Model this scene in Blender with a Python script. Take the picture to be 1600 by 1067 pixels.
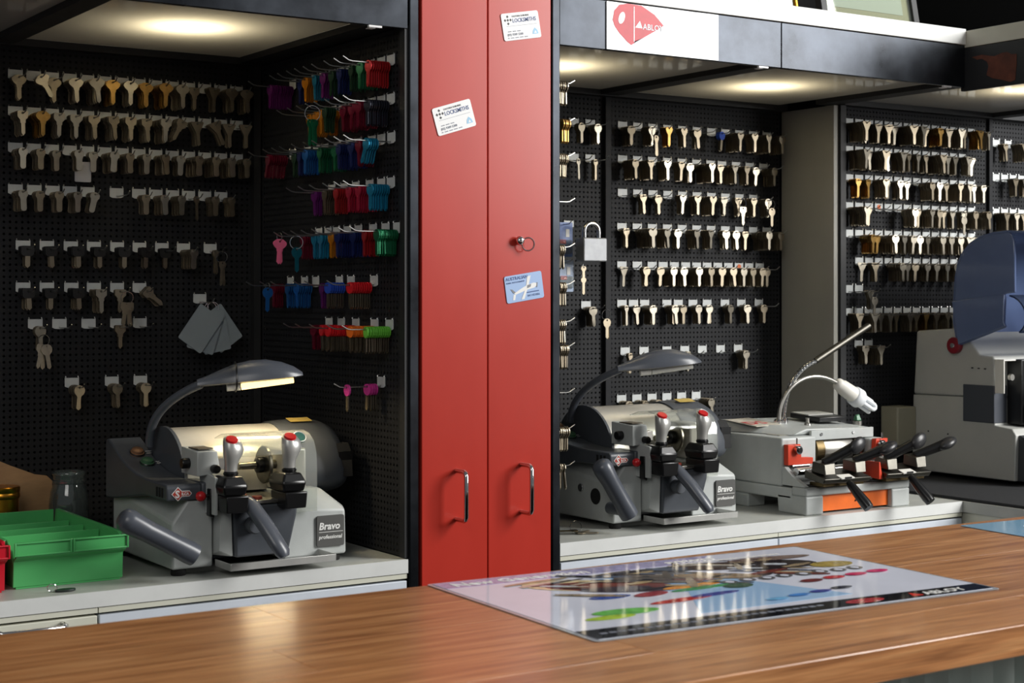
import bpy, bmesh, math, random
from mathutils import Vector, Matrix
from mathutils.geometry import tessellate_polygon
R = math.radians
PI = math.pi
scn = bpy.context.scene
for o in list(bpy.data.objects):
    bpy.data.objects.remove(o)
COL = scn.collection
rng = random.Random(7)

# ------------------------------------------------------------------ camera
cam = bpy.data.cameras.new('camera')
cam.sensor_width = 36.0
cam.lens = 36.0 * 2500.0 / 1600.0
cam.shift_y = -72.5 / 1600.0
cam.clip_start = 0.05
cam.dof.use_dof = True
cam.dof.focus_distance = 3.05
cam.dof.aperture_fstop = 10.0
co = bpy.data.objects.new('camera', cam)
COL.objects.link(co)
co.location = (0, 0, 1.375)
co.rotation_euler = (R(90), 0, -R(33.4248))
scn.camera = co

# ------------------------------------------------------------------ world, window light, exposure
w = bpy.data.worlds.new('world')
scn.world = w
w.use_nodes = True
w.node_tree.nodes['Background'].inputs[0].default_value = (0.90, 0.95, 1.0, 1)
w.node_tree.nodes['Background'].inputs[1].default_value = 0.15
scn.view_settings.view_transform = 'Standard'
scn.view_settings.look = 'None'
scn.view_settings.exposure = 0.0
scn.view_settings.gamma = 1.0
scn.view_settings.use_curve_mapping = False


def area_light(name, loc, target, sx, sy, power, color):
    l = bpy.data.lights.new(name, 'AREA')
    l.shape = 'RECTANGLE'
    l.size, l.size_y = sx, sy
    l.energy = power
    l.color = color
    o = bpy.data.objects.new(name, l)
    COL.objects.link(o)
    o.location = loc
    o.rotation_euler = (Vector(target) - Vector(loc)).to_track_quat('-Z', 'Y').to_euler()
    return o


# daylight from the tall shop window, in front of the fittings and to the right
area_light('shop_window_light', (4.70, -0.30, 2.95), (2.05, 2.6, 1.45), 1.65, 2.6, 270, (1.0, 0.985, 0.96))
# added weak fill from the upper left front, unseen, brightens left-facing sides
area_light('added_fill_light', (-0.9, 0.1, 2.75), (1.3, 2.6, 1.1), 1.4, 1.4, 22, (1.0, 0.97, 0.92))

# ------------------------------------------------------------------ materials
def lin(c):
    c = c / 255.0
    return c / 12.92 if c <= 0.04045 else ((c + 0.055) / 1.055) ** 2.4


def rgb(t):
    return (lin(t[0]), lin(t[1]), lin(t[2]), 1)


MATS = {}


def mat(name, color, rough=0.5, metal=0.0, var=0.0, scale=20.0, bump=0.0, bscale=200.0, coat=0.0,
        emit=0.0, rvar=0.0, stretch=(1, 1, 1), spec=0.5, var2=None):
    if name in MATS:
        return MATS[name]
    m = bpy.data.materials.new(name)
    m.use_nodes = True
    nt = m.node_tree
    b = nt.nodes['Principled BSDF']
    c = rgb(color)
    b.inputs['Base Color'].default_value = c
    b.inputs['Roughness'].default_value = rough
    b.inputs['Metallic'].default_value = metal
    b.inputs['Coat Weight'].default_value = coat
    b.inputs['Coat Roughness'].default_value = 0.08
    b.inputs['Specular IOR Level'].default_value = spec
    if emit:
        b.inputs['Emission Color'].default_value = c
        b.inputs['Emission Strength'].default_value = emit
    if var or rvar or bump:
        tc = nt.nodes.new('ShaderNodeTexCoord')
        mp = nt.nodes.new('ShaderNodeMapping')
        mp.inputs['Scale'].default_value = stretch
        nt.links.new(tc.outputs['Object'], mp.inputs[0])
    if var or rvar:
        n = nt.nodes.new('ShaderNodeTexNoise')
        n.inputs['Scale'].default_value = scale
        n.inputs['Detail'].default_value = 6
        n.inputs['Roughness'].default_value = 0.6
        nt.links.new(mp.outputs[0], n.inputs['Vector'])
    if var:
        r = nt.nodes.new('ShaderNodeValToRGB')
        r.color_ramp.elements[0].position = 0.3
        r.color_ramp.elements[1].position = 0.7
        lo = var2 if var2 else tuple(max(0, v * (1 - var)) for v in color)
        hi = tuple(min(255, v * (1 + var)) for v in color)
        r.color_ramp.elements[0].color = rgb(lo)
        r.color_ramp.elements[1].color = rgb(hi)
        nt.links.new(n.outputs[0], r.inputs[0])
        nt.links.new(r.outputs[0], b.inputs['Base Color'])
    if rvar:
        mr = nt.nodes.new('ShaderNodeMapRange')
        mr.inputs['To Min'].default_value = max(0.02, rough - rvar)
        mr.inputs['To Max'].default_value = min(1, rough + rvar)
        nt.links.new(n.outputs[0], mr.inputs[0])
        nt.links.new(mr.outputs[0], b.inputs['Roughness'])
    if bump:
        n2 = nt.nodes.new('ShaderNodeTexNoise')
        n2.inputs['Scale'].default_value = bscale
        nt.links.new(mp.outputs[0], n2.inputs['Vector'])
        bp = nt.nodes.new('ShaderNodeBump')
        bp.inputs['Strength'].default_value = bump
        bp.inputs['Distance'].default_value = 0.001
        nt.links.new(n2.outputs[0], bp.inputs['Height'])
        nt.links.new(bp.outputs[0], b.inputs['Normal'])
    MATS[name] = m
    return m


def schlick(nt, f0=0.04):
    """Fresnel reflectance that is the same on both faces of a thin sheet"""
    g = nt.nodes.new('ShaderNodeNewGeometry')
    d = nt.nodes.new('ShaderNodeVectorMath')
    d.operation = 'DOT_PRODUCT'
    nt.links.new(g.outputs['Normal'], d.inputs[0])
    nt.links.new(g.outputs['Incoming'], d.inputs[1])
    a = nt.nodes.new('ShaderNodeMath')
    a.operation = 'ABSOLUTE'
    nt.links.new(d.outputs['Value'], a.inputs[0])
    b = nt.nodes.new('ShaderNodeMath')
    b.operation = 'SUBTRACT'
    b.inputs[0].default_value = 1.0
    nt.links.new(a.outputs[0], b.inputs[1])
    p = nt.nodes.new('ShaderNodeMath')
    p.operation = 'POWER'
    p.inputs[1].default_value = 5.0
    nt.links.new(b.outputs[0], p.inputs[0])
    m = nt.nodes.new('ShaderNodeMath')
    m.operation = 'MULTIPLY_ADD'
    m.inputs[1].default_value = 1 - f0
    m.inputs[2].default_value = f0
    nt.links.new(p.outputs[0], m.inputs[0])
    return m


def mat_glass(name, tint, gloss_rough=0.03, density=0.08, f0=0.04):
    """thin clear sheet: mostly see-through, with a Fresnel reflection"""
    if name in MATS:
        return MATS[name]
    m = bpy.data.materials.new(name)
    m.use_nodes = True
    nt = m.node_tree
    nt.nodes.remove(nt.nodes['Principled BSDF'])
    out = nt.nodes['Material Output']
    tr = nt.nodes.new('ShaderNodeBsdfTransparent')
    tr.inputs[0].default_value = rgb(tint)
    gl = nt.nodes.new('ShaderNodeBsdfGlossy')
    gl.inputs['Roughness'].default_value = gloss_rough
    df = nt.nodes.new('ShaderNodeBsdfDiffuse')
    df.inputs[0].default_value = rgb(tint)
    m0 = nt.nodes.new('ShaderNodeMixShader')
    m0.inputs[0].default_value = density
    nt.links.new(tr.outputs[0], m0.inputs[1])
    nt.links.new(df.outputs[0], m0.inputs[2])
    fr = schlick(nt, f0)
    mx = nt.nodes.new('ShaderNodeMixShader')
    nt.links.new(fr.outputs[0], mx.inputs[0])
    nt.links.new(m0.outputs[0], mx.inputs[1])
    nt.links.new(gl.outputs[0], mx.inputs[2])
    nt.links.new(mx.outputs[0], out.inputs[0])
    MATS[name] = m
    return m


def mat_diffuser(name):
    """milky acrylic sheet: light from the lamp above shines through, glossy underside"""
    m = bpy.data.materials.new(name)
    m.use_nodes = True
    nt = m.node_tree
    nt.nodes.remove(nt.nodes['Principled BSDF'])
    out = nt.nodes['Material Output']
    tl = nt.nodes.new('ShaderNodeBsdfTranslucent')
    tl.inputs[0].default_value = (0.62, 0.58, 0.47, 1)
    df = nt.nodes.new('ShaderNodeBsdfDiffuse')
    df.inputs[0].default_value = (0.80, 0.80, 0.78, 1)
    m0 = nt.nodes.new('ShaderNodeMixShader')
    m0.inputs[0].default_value = 0.62
    nt.links.new(tl.outputs[0], m0.inputs[1])
    nt.links.new(df.outputs[0], m0.inputs[2])
    gl = nt.nodes.new('ShaderNodeBsdfGlossy')
    gl.inputs['Roughness'].default_value = 0.06
    fr = schlick(nt)
    mx = nt.nodes.new('ShaderNodeMixShader')
    nt.links.new(fr.outputs[0], mx.inputs[0])
    nt.links.new(m0.outputs[0], mx.inputs[1])
    nt.links.new(gl.outputs[0], mx.inputs[2])
    nt.links.new(mx.outputs[0], out.inputs[0])
    return m


def mat_wood():
    m = bpy.data.materials.new('counter_timber')
    m.use_nodes = True
    nt = m.node_tree
    b = nt.nodes['Principled BSDF']
    b.inputs['Roughness'].default_value = 0.3
    b.inputs['Coat Weight'].default_value = 0.25
    b.inputs['Coat Roughness'].default_value = 0.15
    tc = nt.nodes.new('ShaderNodeTexCoord')
    oi = nt.nodes.new('ShaderNodeObjectInfo')
    add = nt.nodes.new('ShaderNodeVectorMath')
    add.operation = 'ADD'
    sc = nt.nodes.new('ShaderNodeVectorMath')
    sc.operation = 'SCALE'
    sc.inputs['Scale'].default_value = 13.0
    cx = nt.nodes.new('ShaderNodeCombineXYZ')
    for i in range(3):
        nt.links.new(oi.outputs['Random'], cx.inputs[i])
    nt.links.new(cx.outputs[0], sc.inputs[0])
    nt.links.new(tc.outputs['Object'], add.inputs[0])
    nt.links.new(sc.outputs[0], add.inputs[1])
    mp = nt.nodes.new('ShaderNodeMapping')
    mp.inputs['Scale'].default_value = (1.6, 26, 26)
    nt.links.new(add.outputs[0], mp.inputs[0])
    n1 = nt.nodes.new('ShaderNodeTexNoise')
    n1.inputs['Scale'].default_value = 3.0
    n1.inputs['Detail'].default_value = 8
    n1.inputs['Distortion'].default_value = 0.6
    nt.links.new(mp.outputs[0], n1.inputs['Vector'])
    r = nt.nodes.new('ShaderNodeValToRGB')
    r.color_ramp.elements[0].position = 0.28
    r.color_ramp.elements[1].position = 0.75
    r.color_ramp.elements[0].color = rgb((146, 92, 52))
    r.color_ramp.elements[1].color = rgb((216, 158, 104))
    e = r.color_ramp.elements.new(0.5)
    e.color = rgb((188, 128, 79))
    nt.links.new(n1.outputs[0], r.inputs[0])
    mp2 = nt.nodes.new('ShaderNodeMapping')
    mp2.inputs['Scale'].default_value = (3, 160, 160)
    nt.links.new(add.outputs[0], mp2.inputs[0])
    n2 = nt.nodes.new('ShaderNodeTexNoise')
    n2.inputs['Scale'].default_value = 6
    nt.links.new(mp2.outputs[0], n2.inputs['Vector'])
    mr = nt.nodes.new('ShaderNodeMapRange')
    mr.inputs['From Min'].default_value = 0.3
    mr.inputs['From Max'].default_value = 0.7
    mr.inputs['To Min'].default_value = 0.75
    mr.inputs['To Max'].default_value = 1.1
    nt.links.new(n2.outputs[0], mr.inputs[0])
    hs = nt.nodes.new('ShaderNodeHueSaturation')
    mr2 = nt.nodes.new('ShaderNodeMapRange')
    mr2.inputs['To Min'].default_value = 0.95
    mr2.inputs['To Max'].default_value = 1.15
    nt.links.new(oi.outputs['Random'], mr2.inputs[0])
    ml = nt.nodes.new('ShaderNodeMath')
    ml.operation = 'MULTIPLY'
    nt.links.new(mr.outputs[0], ml.inputs[0])
    nt.links.new(mr2.outputs[0], ml.inputs[1])
    nt.links.new(ml.outputs[0], hs.inputs['Value'])
    nt.links.new(r.outputs[0], hs.inputs['Color'])
    nt.links.new(hs.outputs[0], b.inputs['Base Color'])
    return m


M_BLACK = mat('black_powder_coat', (30, 31, 33), 0.55, var=0.15, scale=8, rvar=0.1)
M_PEG = mat('pegboard_black_steel', (31, 32, 35), 0.6, var=0.12, scale=6, spec=0.25)
M_DARK = mat('matt_black_backing', (10, 10, 11), 0.9)
M_STEEL = mat('dark_mill_steel', (46, 49, 54), 0.3, var=0.25, scale=9, rvar=0.1, metal=0.85)
M_RED = mat('red_gloss_enamel', (178, 48, 36), 0.3, var=0.05, scale=3, rvar=0.07, coat=0.0, spec=0.42, stretch=(1, 1, .4), bump=0.05, bscale=6)
M_WHITE = mat('white_laminate', (214, 216, 214), 0.4, var=0.03, scale=10)
M_CREAM = mat('cream_cabinet_paint', (205, 205, 190), 0.45, var=0.03, scale=6)
M_TOP = mat('pale_grey_worktop', (176, 178, 172), 0.45, var=0.05, scale=14, rvar=0.1)
M_GREYPAINT = mat('grey_painted_steel', (146, 145, 138), 0.45, var=0.04, scale=5, stretch=(1, 1, .2))
M_NICKEL = mat('nickel_silver', (176, 168, 152), 0.34, 1.0, var=0.04, scale=60, rvar=0.05)
M_NICKELD = mat('dull_nickel', (154, 143, 124), 0.42, 1.0, var=0.05, scale=60, rvar=0.08)
M_BRASS = mat('key_brass', (172, 136, 78), 0.36, 1.0, var=0.1, scale=60)
M_CHROME = mat('chrome', (205, 205, 205), 0.12, 1.0)
M_WIRE = mat('galvanised_wire', (180, 180, 178), 0.3, 1.0)
M_CARD = mat('hook_label_plate', (202, 206, 206), 0.42, var=0.06, scale=30)
M_CAST = mat('light_grey_cast_paint', (178, 182, 180), 0.42, var=0.04, scale=12, bump=0.12, bscale=500)
M_CONS = mat('charcoal_plastic', (74, 78, 84), 0.38, var=0.06, scale=10, bump=0.08, bscale=600)
M_ARM = mat('slate_grey_plastic', (78, 82, 90), 0.3, var=0.04, scale=10)
M_BLK = mat('black_gloss_plastic', (18, 18, 19), 0.28)
M_RUB = mat('black_rubber', (16, 16, 16), 0.8)
M_ALU = mat('brushed_aluminium', (168, 166, 160), 0.36, 1.0, var=0.05, scale=30, stretch=(.1, 1, 1), rvar=0.06)
M_SATIN = mat('satin_silver_paint', (196, 193, 184), 0.3, 0.35, var=0.03, scale=20)
M_REDP = mat('red_plastic', (190, 22, 30), 0.3)
M_WHITEP = mat('white_plastic', (226, 224, 216), 0.35)
M_ORANGE = mat('orange_enamel', (222, 104, 30), 0.4, var=0.05, scale=20)
M_SCAR = mat('scarlet_enamel', (206, 62, 32), 0.4, var=0.05, scale=20)
M_BRONZE = mat('oily_bronze', (86, 74, 52), 0.35, 1.0, var=0.2, scale=40)
M_GREEN = mat('green_polypropylene', (80, 172, 100), 0.36, var=0.03, scale=8, coat=0.1)
M_REDBIN = mat('red_polypropylene', (192, 20, 40), 0.36, var=0.03, scale=8)
M_CARDB = mat('brown_cardboard', (140, 108, 74), 0.85, var=0.08, scale=16, stretch=(1, 1, 3))
M_GOLD = mat('gold_tin', (200, 140, 48), 0.3, 1.0)
M_GLASS = mat_glass('clear_glass', (230, 236, 234), 0.02, 0.03)
M_JAR = mat_glass('jar_glass', (214, 222, 220), 0.03, 0.05, 0.08)
M_ACRYL = mat_glass('clear_acrylic', (238, 240, 236), 0.06, 0.13)
M_FROST = mat_glass('frosted_tag_plastic', (176, 188, 196), 0.2, 0.6)
M_BLUEHOOD = mat('smoked_blue_visor', (92, 108, 146), 0.16, var=0.05, scale=4, coat=0.5)
M_DIFF = mat_diffuser('milky_acrylic_diffuser')
M_WOOD = mat_wood()
M_MACH = mat('warm_grey_machine_paint', (174, 175, 171), 0.45, var=0.02, scale=9, bump=0.08, bscale=500)
M_TXTW = mat('white_print', (225, 225, 222), 0.5)
M_TXTB = mat('navy_print', (44, 74, 132), 0.5)
M_TXTG = mat('grey_print', (128, 134, 146), 0.5)
M_TXTK = mat('black_print', (32, 32, 36), 0.5)

# ------------------------------------------------------------------ mesh helpers
class MB:
    def __init__(self):
        self.v, self.f = [], []

    def add(self, vs, fs):
        k = len(self.v)
        self.v += [tuple(p) for p in vs]
        self.f += [tuple(i + k for i in q) for q in fs]
        return self

    def box(self, x0, x1, y0, y1, z0, z1):
        return self.add([(x0, y0, z0), (x1, y0, z0), (x1, y1, z0), (x0, y1, z0),
                         (x0, y0, z1), (x1, y0, z1), (x1, y1, z1), (x0, y1, z1)],
                        [(0, 3, 2, 1), (4, 5, 6, 7), (0, 1, 5, 4), (1, 2, 6, 5), (2, 3, 7, 6), (3, 0, 4, 7)])

    def hull(self, pts):
        bm = bmesh.new()
        for p in pts:
            bm.verts.new(p)
        r = bmesh.ops.convex_hull(bm, input=bm.verts)
        loose = [v for v in bm.verts if not v.link_faces]
        bmesh.ops.delete(bm, geom=loose, context='VERTS')
        bmesh.ops.dissolve_limit(bm, angle_limit=R(2), verts=bm.verts, edges=bm.edges)
        bm.verts.index_update()
        vs = [v.co[:] for v in bm.verts]
        fs = [[v.index for v in f.verts] for f in bm.faces]
        bm.free()
        return self.add(vs, fs)

    def prism(self, pts, axis, a, b):
        """2D polygon extruded along axis x, y or z from a to b"""
        n = len(pts)
        def P(u, v, t):
            return {'x': (t, u, v), 'y': (u, t, v), 'z': (u, v, t)}[axis]
        vs = [P(u, v, a) for u, v in pts] + [P(u, v, b) for u, v in pts]
        fs = [tuple(range(n))[::-1], tuple(range(n, 2 * n))]
        fs += [(i, (i + 1) % n, (i + 1) % n + n, i + n) for i in range(n)]
        return self.add(vs, fs)

    def tube(self, path, r, seg=10, cap=True, flat=1.0):
        path = [Vector(p) for p in path]
        rs = r if isinstance(r, (list, tuple)) else [r] * len(path)
        rings = []
        t0 = (path[1] - path[0]).normalized()
        up = Vector((0, 0, 1)) if abs(t0.z) < 0.9 else Vector((1, 0, 0))
        nrm = (up - up.dot(t0) * t0).normalized()
        for i, p in enumerate(path):
            if i == 0:
                t = t0
            elif i == len(path) - 1:
                t = (path[i] - path[i - 1]).normalized()
            else:
                t = ((path[i + 1] - path[i]).normalized() + (path[i] - path[i - 1]).normalized()).normalized()
            nrm = (nrm - nrm.dot(t) * t).normalized()
            bn = t.cross(nrm)
            rings.append([p + rs[i] * (math.cos(2 * PI * k / seg) * nrm * flat + math.sin(2 * PI * k / seg) * bn) for k in range(seg)])
        vs = [q for rg in rings for q in rg]
        fs = []
        for i in range(len(rings) - 1):
            for k in range(seg):
                a, b2 = i * seg + k, i * seg + (k + 1) % seg
                fs.append((a, b2, b2 + seg, a + seg))
        if cap:
            fs.append(tuple(range(seg))[::-1])
            fs.append(tuple(range(len(vs) - seg, len(vs))))
        return self.add(vs, fs)

    def cyl(self, p, q, r0, r1=None, seg=20):
        return self.tube([p, q], [r0, r0 if r1 is None else r1], seg)

    def ring(self, c, nrm, rad, r, seg=20, ts=6):
        nrm = Vector(nrm).normalized()
        u = nrm.orthogonal().normalized()
        v = nrm.cross(u)
        c = Vector(c)
        vs, fs = [], []
        for i in range(seg):
            a = 2 * PI * i / seg
            d = math.cos(a) * u + math.sin(a) * v
            for k in range(ts):
                b = 2 * PI * k / ts
                vs.append(c + d * (rad + r * math.cos(b)) + nrm * (r * math.sin(b)))
        for i in range(seg):
            for k in range(ts):
                fs.append((i * ts + k, i * ts + (k + 1) % ts, ((i + 1) % seg) * ts + (k + 1) % ts, ((i + 1) % seg) * ts + k))
        return self.add(vs, fs)

    def lathe(self, prof, seg=20, c=(0, 0, 0), axis='z'):
        """profile (r, h) spun about an axis through c"""
        vs, fs = [], []
        for r, h in prof:
            for k in range(seg):
                a = 2 * PI * k / seg
                x, y = r * math.cos(a), r * math.sin(a)
                p = {'z': (x, y, h), 'x': (h, x, y), 'y': (x, h, y)}[axis]
                vs.append((c[0] + p[0], c[1] + p[1], c[2] + p[2]))
        for i in range(len(prof) - 1):
            for k in range(seg):
                a, b2 = i * seg + k, i * seg + (k + 1) % seg
                fs.append((a, b2, b2 + seg, a + seg))
        fs.append(tuple(range(seg))[::-1])
        fs.append(tuple(range(len(vs) - seg, len(vs))))
        return self.add(vs, fs)

    def loft(self, rings, cap=True):
        n = len(rings[0])
        vs = [p for rg in rings for p in rg]
        fs = []
        for i in range(len(rings) - 1):
            for k in range(n):
                a, b2 = i * n + k, i * n + (k + 1) % n
                fs.append((a, b2, b2 + n, a + n))
        if cap:
            fs.append(tuple(range(n))[::-1])
            fs.append(tuple(range(len(vs) - n, len(vs))))
        return self.add(vs, fs)

    def sphere(self, c, r, seg=16, rings=10, sq=(1, 1, 1)):
        prof = []
        rg = []
        for i in range(1, rings):
            a = PI * i / rings
            rg.append([(c[0] + sq[0] * r * math.sin(a) * math.cos(2 * PI * k / seg), c[1] + sq[1] * r * math.sin(a) * math.sin(2 * PI * k / seg), c[2] - sq[2] * r * math.cos(a)) for k in range(seg)])
        return self.loft(rg)

    def sheet(self, prof, axis, a, b, th):
        """open polyline profile extruded along axis, with a thickness"""
        n = len(prof)
        off = []
        for i in range(n):
            p0 = Vector(prof[max(0, i - 1)])
            p1 = Vector(prof[min(n - 1, i + 1)])
            d = (p1 - p0).normalized()
            off.append((prof[i][0] - d.y * th, prof[i][1] + d.x * th))
        return self.prism(list(prof) + off[::-1], axis, a, b)

    def xf(self, m):
        self.v = [tuple(m @ Vector(p)) for p in self.v]
        return self

    def mesh(self, name, material, smooth=35):
        me = bpy.data.meshes.new(name)
        me.from_pydata(self.v, [], self.f)
        bm = bmesh.new()
        bm.from_mesh(me)
        bmesh.ops.recalc_face_normals(bm, faces=bm.faces)
        bm.to_mesh(me)
        bm.free()
        if smooth:
            me.polygons.foreach_set('use_smooth', [True] * len(me.polygons))
            me.set_sharp_from_angle(angle=R(smooth))
        me.materials.append(material)
        return me

    def build(self, name, material, parent=None, smooth=35, bevel=0.0, seg=2, loc=None):
        o = bpy.data.objects.new(name, self.mesh(name, material, smooth))
        COL.objects.link(o)
        if parent:
            o.parent = parent
        if loc:
            o.location = loc
        if bevel:
            md = o.modifiers.new('bevel', 'BEVEL')
            md.width = bevel
            md.segments = seg
            md.limit_method = 'ANGLE'
            md.angle_limit = R(30)
            md.harden_normals = False
        return o


def tag(o, label=None, cat=None, group=None, kind=None):
    if label:
        o['label'] = label
    if cat:
        o['category'] = cat
    if group:
        o['group'] = group
    if kind:
        o['kind'] = kind
    return o


def thing(name, label, cat, loc=(0, 0, 0), rz=0.0, group=None):
    o = bpy.data.objects.new(name, None)
    COL.objects.link(o)
    o.empty_display_size = 0.02
    o.location = loc
    o.rotation_euler = (0, 0, rz)
    return tag(o, label, cat, group)


def struct(o):
    return tag(o, kind='structure')


def text(body, size, material, parent, loc, rot=(R(90), 0, 0), align='LEFT', bold=0.0, name='lettering', shear=0.0, sx=1.0, ext=0.0002):
    cu = bpy.data.curves.new(name, 'FONT')
    cu.body = body
    cu.size = size
    cu.align_x = align
    cu.extrude = ext
    cu.offset = bold
    cu.shear = shear
    cu.resolution_u = 2
    t = bpy.data.objects.new(name, cu)
    COL.objects.link(t)
    bpy.context.view_layer.update()
    me = bpy.data.meshes.new_from_object(t.evaluated_get(bpy.context.evaluated_depsgraph_get()))
    bpy.data.objects.remove(t)
    bpy.data.curves.remove(cu)
    me.name = name
    me.materials.clear()
    me.materials.append(material)
    o = bpy.data.objects.new(name, me)
    COL.objects.link(o)
    o.parent = parent
    o.location = loc
    o.rotation_euler = rot
    o.scale = (sx, 1, 1)
    return o


def flat(pts, material, parent, name, z=0.0, th=0.0003, plane='xy'):
    """thin printed shape lying in a plane of its parent"""
    ax = {'xy': 'z', 'xz': 'y', 'yz': 'x'}[plane]
    return MB().prism(pts, ax, z, z + th).build(name, material, parent, smooth=0)


def ell(cx, cy, rx, ry, n=20, a=0.0):
    return [(cx + rx * math.cos(2 * PI * k / n) * math.cos(a) - ry * math.sin(2 * PI * k / n) * math.sin(a),
             cy + rx * math.cos(2 * PI * k / n) * math.sin(a) + ry * math.sin(2 * PI * k / n) * math.cos(a)) for k in range(n)]


def rrect(x0, x1, y0, y1, r, n=4):
    out = []
    for cx, cy, a0 in ((x1 - r, y0 + r, -90), (x1 - r, y1 - r, 0), (x0 + r, y1 - r, 90), (x0 + r, y0 + r, 180)):
        for k in range(n + 1):
            a = R(a0 + 90 * k / n)
            out.append((cx + r * math.cos(a), cy + r * math.sin(a)))
    return out


def bez(p0, p1, p2, p3, n=12):
    p0, p1, p2, p3 = map(Vector, (p0, p1, p2, p3))
    out = []
    for i in range(n + 1):
        t = i / n
        out.append(p0 * (1 - t) ** 3 + 3 * p1 * t * (1 - t) ** 2 + 3 * p2 * t * t * (1 - t) + p3 * t ** 3)
    return out


# ------------------------------------------------------------------ the setting
YF, YB, YB3 = 2.505, 3.15, 2.965       # front plane, back boards, boards of the corner bay
ZW, ZF, ZC = 0.90, 1.854, 1.874        # worktop, underside of the fascia, ceiling panels
XP = 1.430                             # right side wall of the left alcove
XC = 2.936                             # grey side panel between the right alcove and the corner

M_FLOOR = mat('grey_vinyl_floor', (96, 94, 90), 0.5, var=0.08, scale=5)
struct(MB().box(-3, 6, -3, 3.4, -0.05, 0).build('floor', M_FLOOR))
struct(MB().box(-0.4, 4.4, 3.2, 3.26, 0, 3.0).build('wall_back', M_DARK))
# steel posts either side of the tall red cabinet, and partitions behind them
struct(MB().box(1.4315, 1.4495, YF - 0.003, YF + 0.04, 0.0, 2.5).build('trim_1', M_STEEL, bevel=0.0015))
struct(MB().box(1.744, 1.7615, YF - 0.003, YF + 0.04, 0.0, 2.5).build('trim_2', M_STEEL, bevel=0.0015))
struct(MB().box(1.4405, 1.4495, YF + 0.04, 3.19, 0.0, 2.5).build('wall_partition', M_BLACK))
struct(MB().box(1.748, 1.758, YF + 0.04, 3.19, 0.0, 2.5).build('wall_partition_right', M_BLACK))
# fascias
struct(MB().box(-0.40, 1.4290, YF, YF + 0.012, ZF, 2.10).build('trim_3', M_STEEL, bevel=0.001))
struct(MB().box(1.7625, 2.3335, YF, YF + 0.012, ZF, 1.950).build('trim_4', M_STEEL, bevel=0.001))
struct(MB().box(2.3355, 2.9050, YF, YF + 0.012, ZF, 1.950).build('trim_5', M_STEEL, bevel=0.001))
struct(MB().box(2.9050, 2.917, 2.10, YF + 0.012, 1.846, 1.944).build('trim_6', M_BLACK, bevel=0.001))
# white shelf boards on top of the fascias
o = MB().box(1.7625, 2.9045, YF - 0.004, YF + .010, 1.9515, 1.988).box(1.7625, 2.9045, YF + 0.010, 3.15, 1.982, 1.988).build('wall_shelf', M_WHITE, bevel=0.001)
tag(o, 'long white shelf board running above the right steel fascia', 'shelf')
o.name = 'top_shelf'
M_SHELFG = mat('off_white_shelf', (196, 193, 178), 0.5, var=0.02)
o = MB().box(2.9052, 2.917, 2.10, 3.15, 1.9455, 1.984).box(2.917, 3.6, 2.10, 3.15, 1.980, 1.984).build('corner_shelf', M_SHELFG, bevel=0.001)
tag(o, 'dull white shelf board above the fascia at the far right corner', 'shelf')
struct(MB().box(2.36, 4.4, 3.152, 3.17, 1.99, 2.6).build('wall_upper', M_DARK))
struct(MB().box(3.45, 3.47, 2.10, 3.15, 1.985, 2.6).build('wall_upper_right', M_DARK))
# rails of the ceiling grid
for i, (x0, x1, y0, y1) in enumerate(((0.862, 0.904, YF + .013, YB), (1.374, 1.4395, YF + .013, YB), (2.318, 2.366, YF + .013, YB),
                                     (2.900, 2.955, YF + .013, YB3 + .02), (3.515, 3.56, 2.10, YB3))):
    struct(MB().box(x0, x1, y0, y1, ZC - 0.012, ZC + 0.02).build('trim_%d' % (7 + i), M_BLACK))
struct(MB().box(-0.40, 1.43, YB - .03, YB, ZC - 0.014, ZC + 0.02).build('trim_12', M_BLACK))
struct(MB().box(1.759, 2.93, YB - .03, YB, ZC - 0.014, ZC + 0.02).build('trim_13', M_BLACK))
struct(MB().box(2.955, 4.2, YB3 - .03, YB3, ZC - 0.014, ZC + 0.02).build('trim_14', M_BLACK))
# grey steel side panel between the right alcove and the corner
o = MB().prism([(YB - .0, XC), (YB3 + .02, XC), (YB3 + .02, XC - .004), (YB3 - .012, XC - .004), (YB3 - .012, XC + .012), (YB - .0, XC + .012)], 'z', 0.9005, ZC - .014)
o.v = [(p[1], p[0], p[2]) for p in o.v]
struct(o.build('wall_side_panel', M_GREYPAINT, smooth=0, bevel=0.001))
struct(MB().box(XC + .013, XC + .032, YB3 - .02, YB3 + .0, 0.9005, ZC - .014).build('trim_15', M_BLACK))


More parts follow.
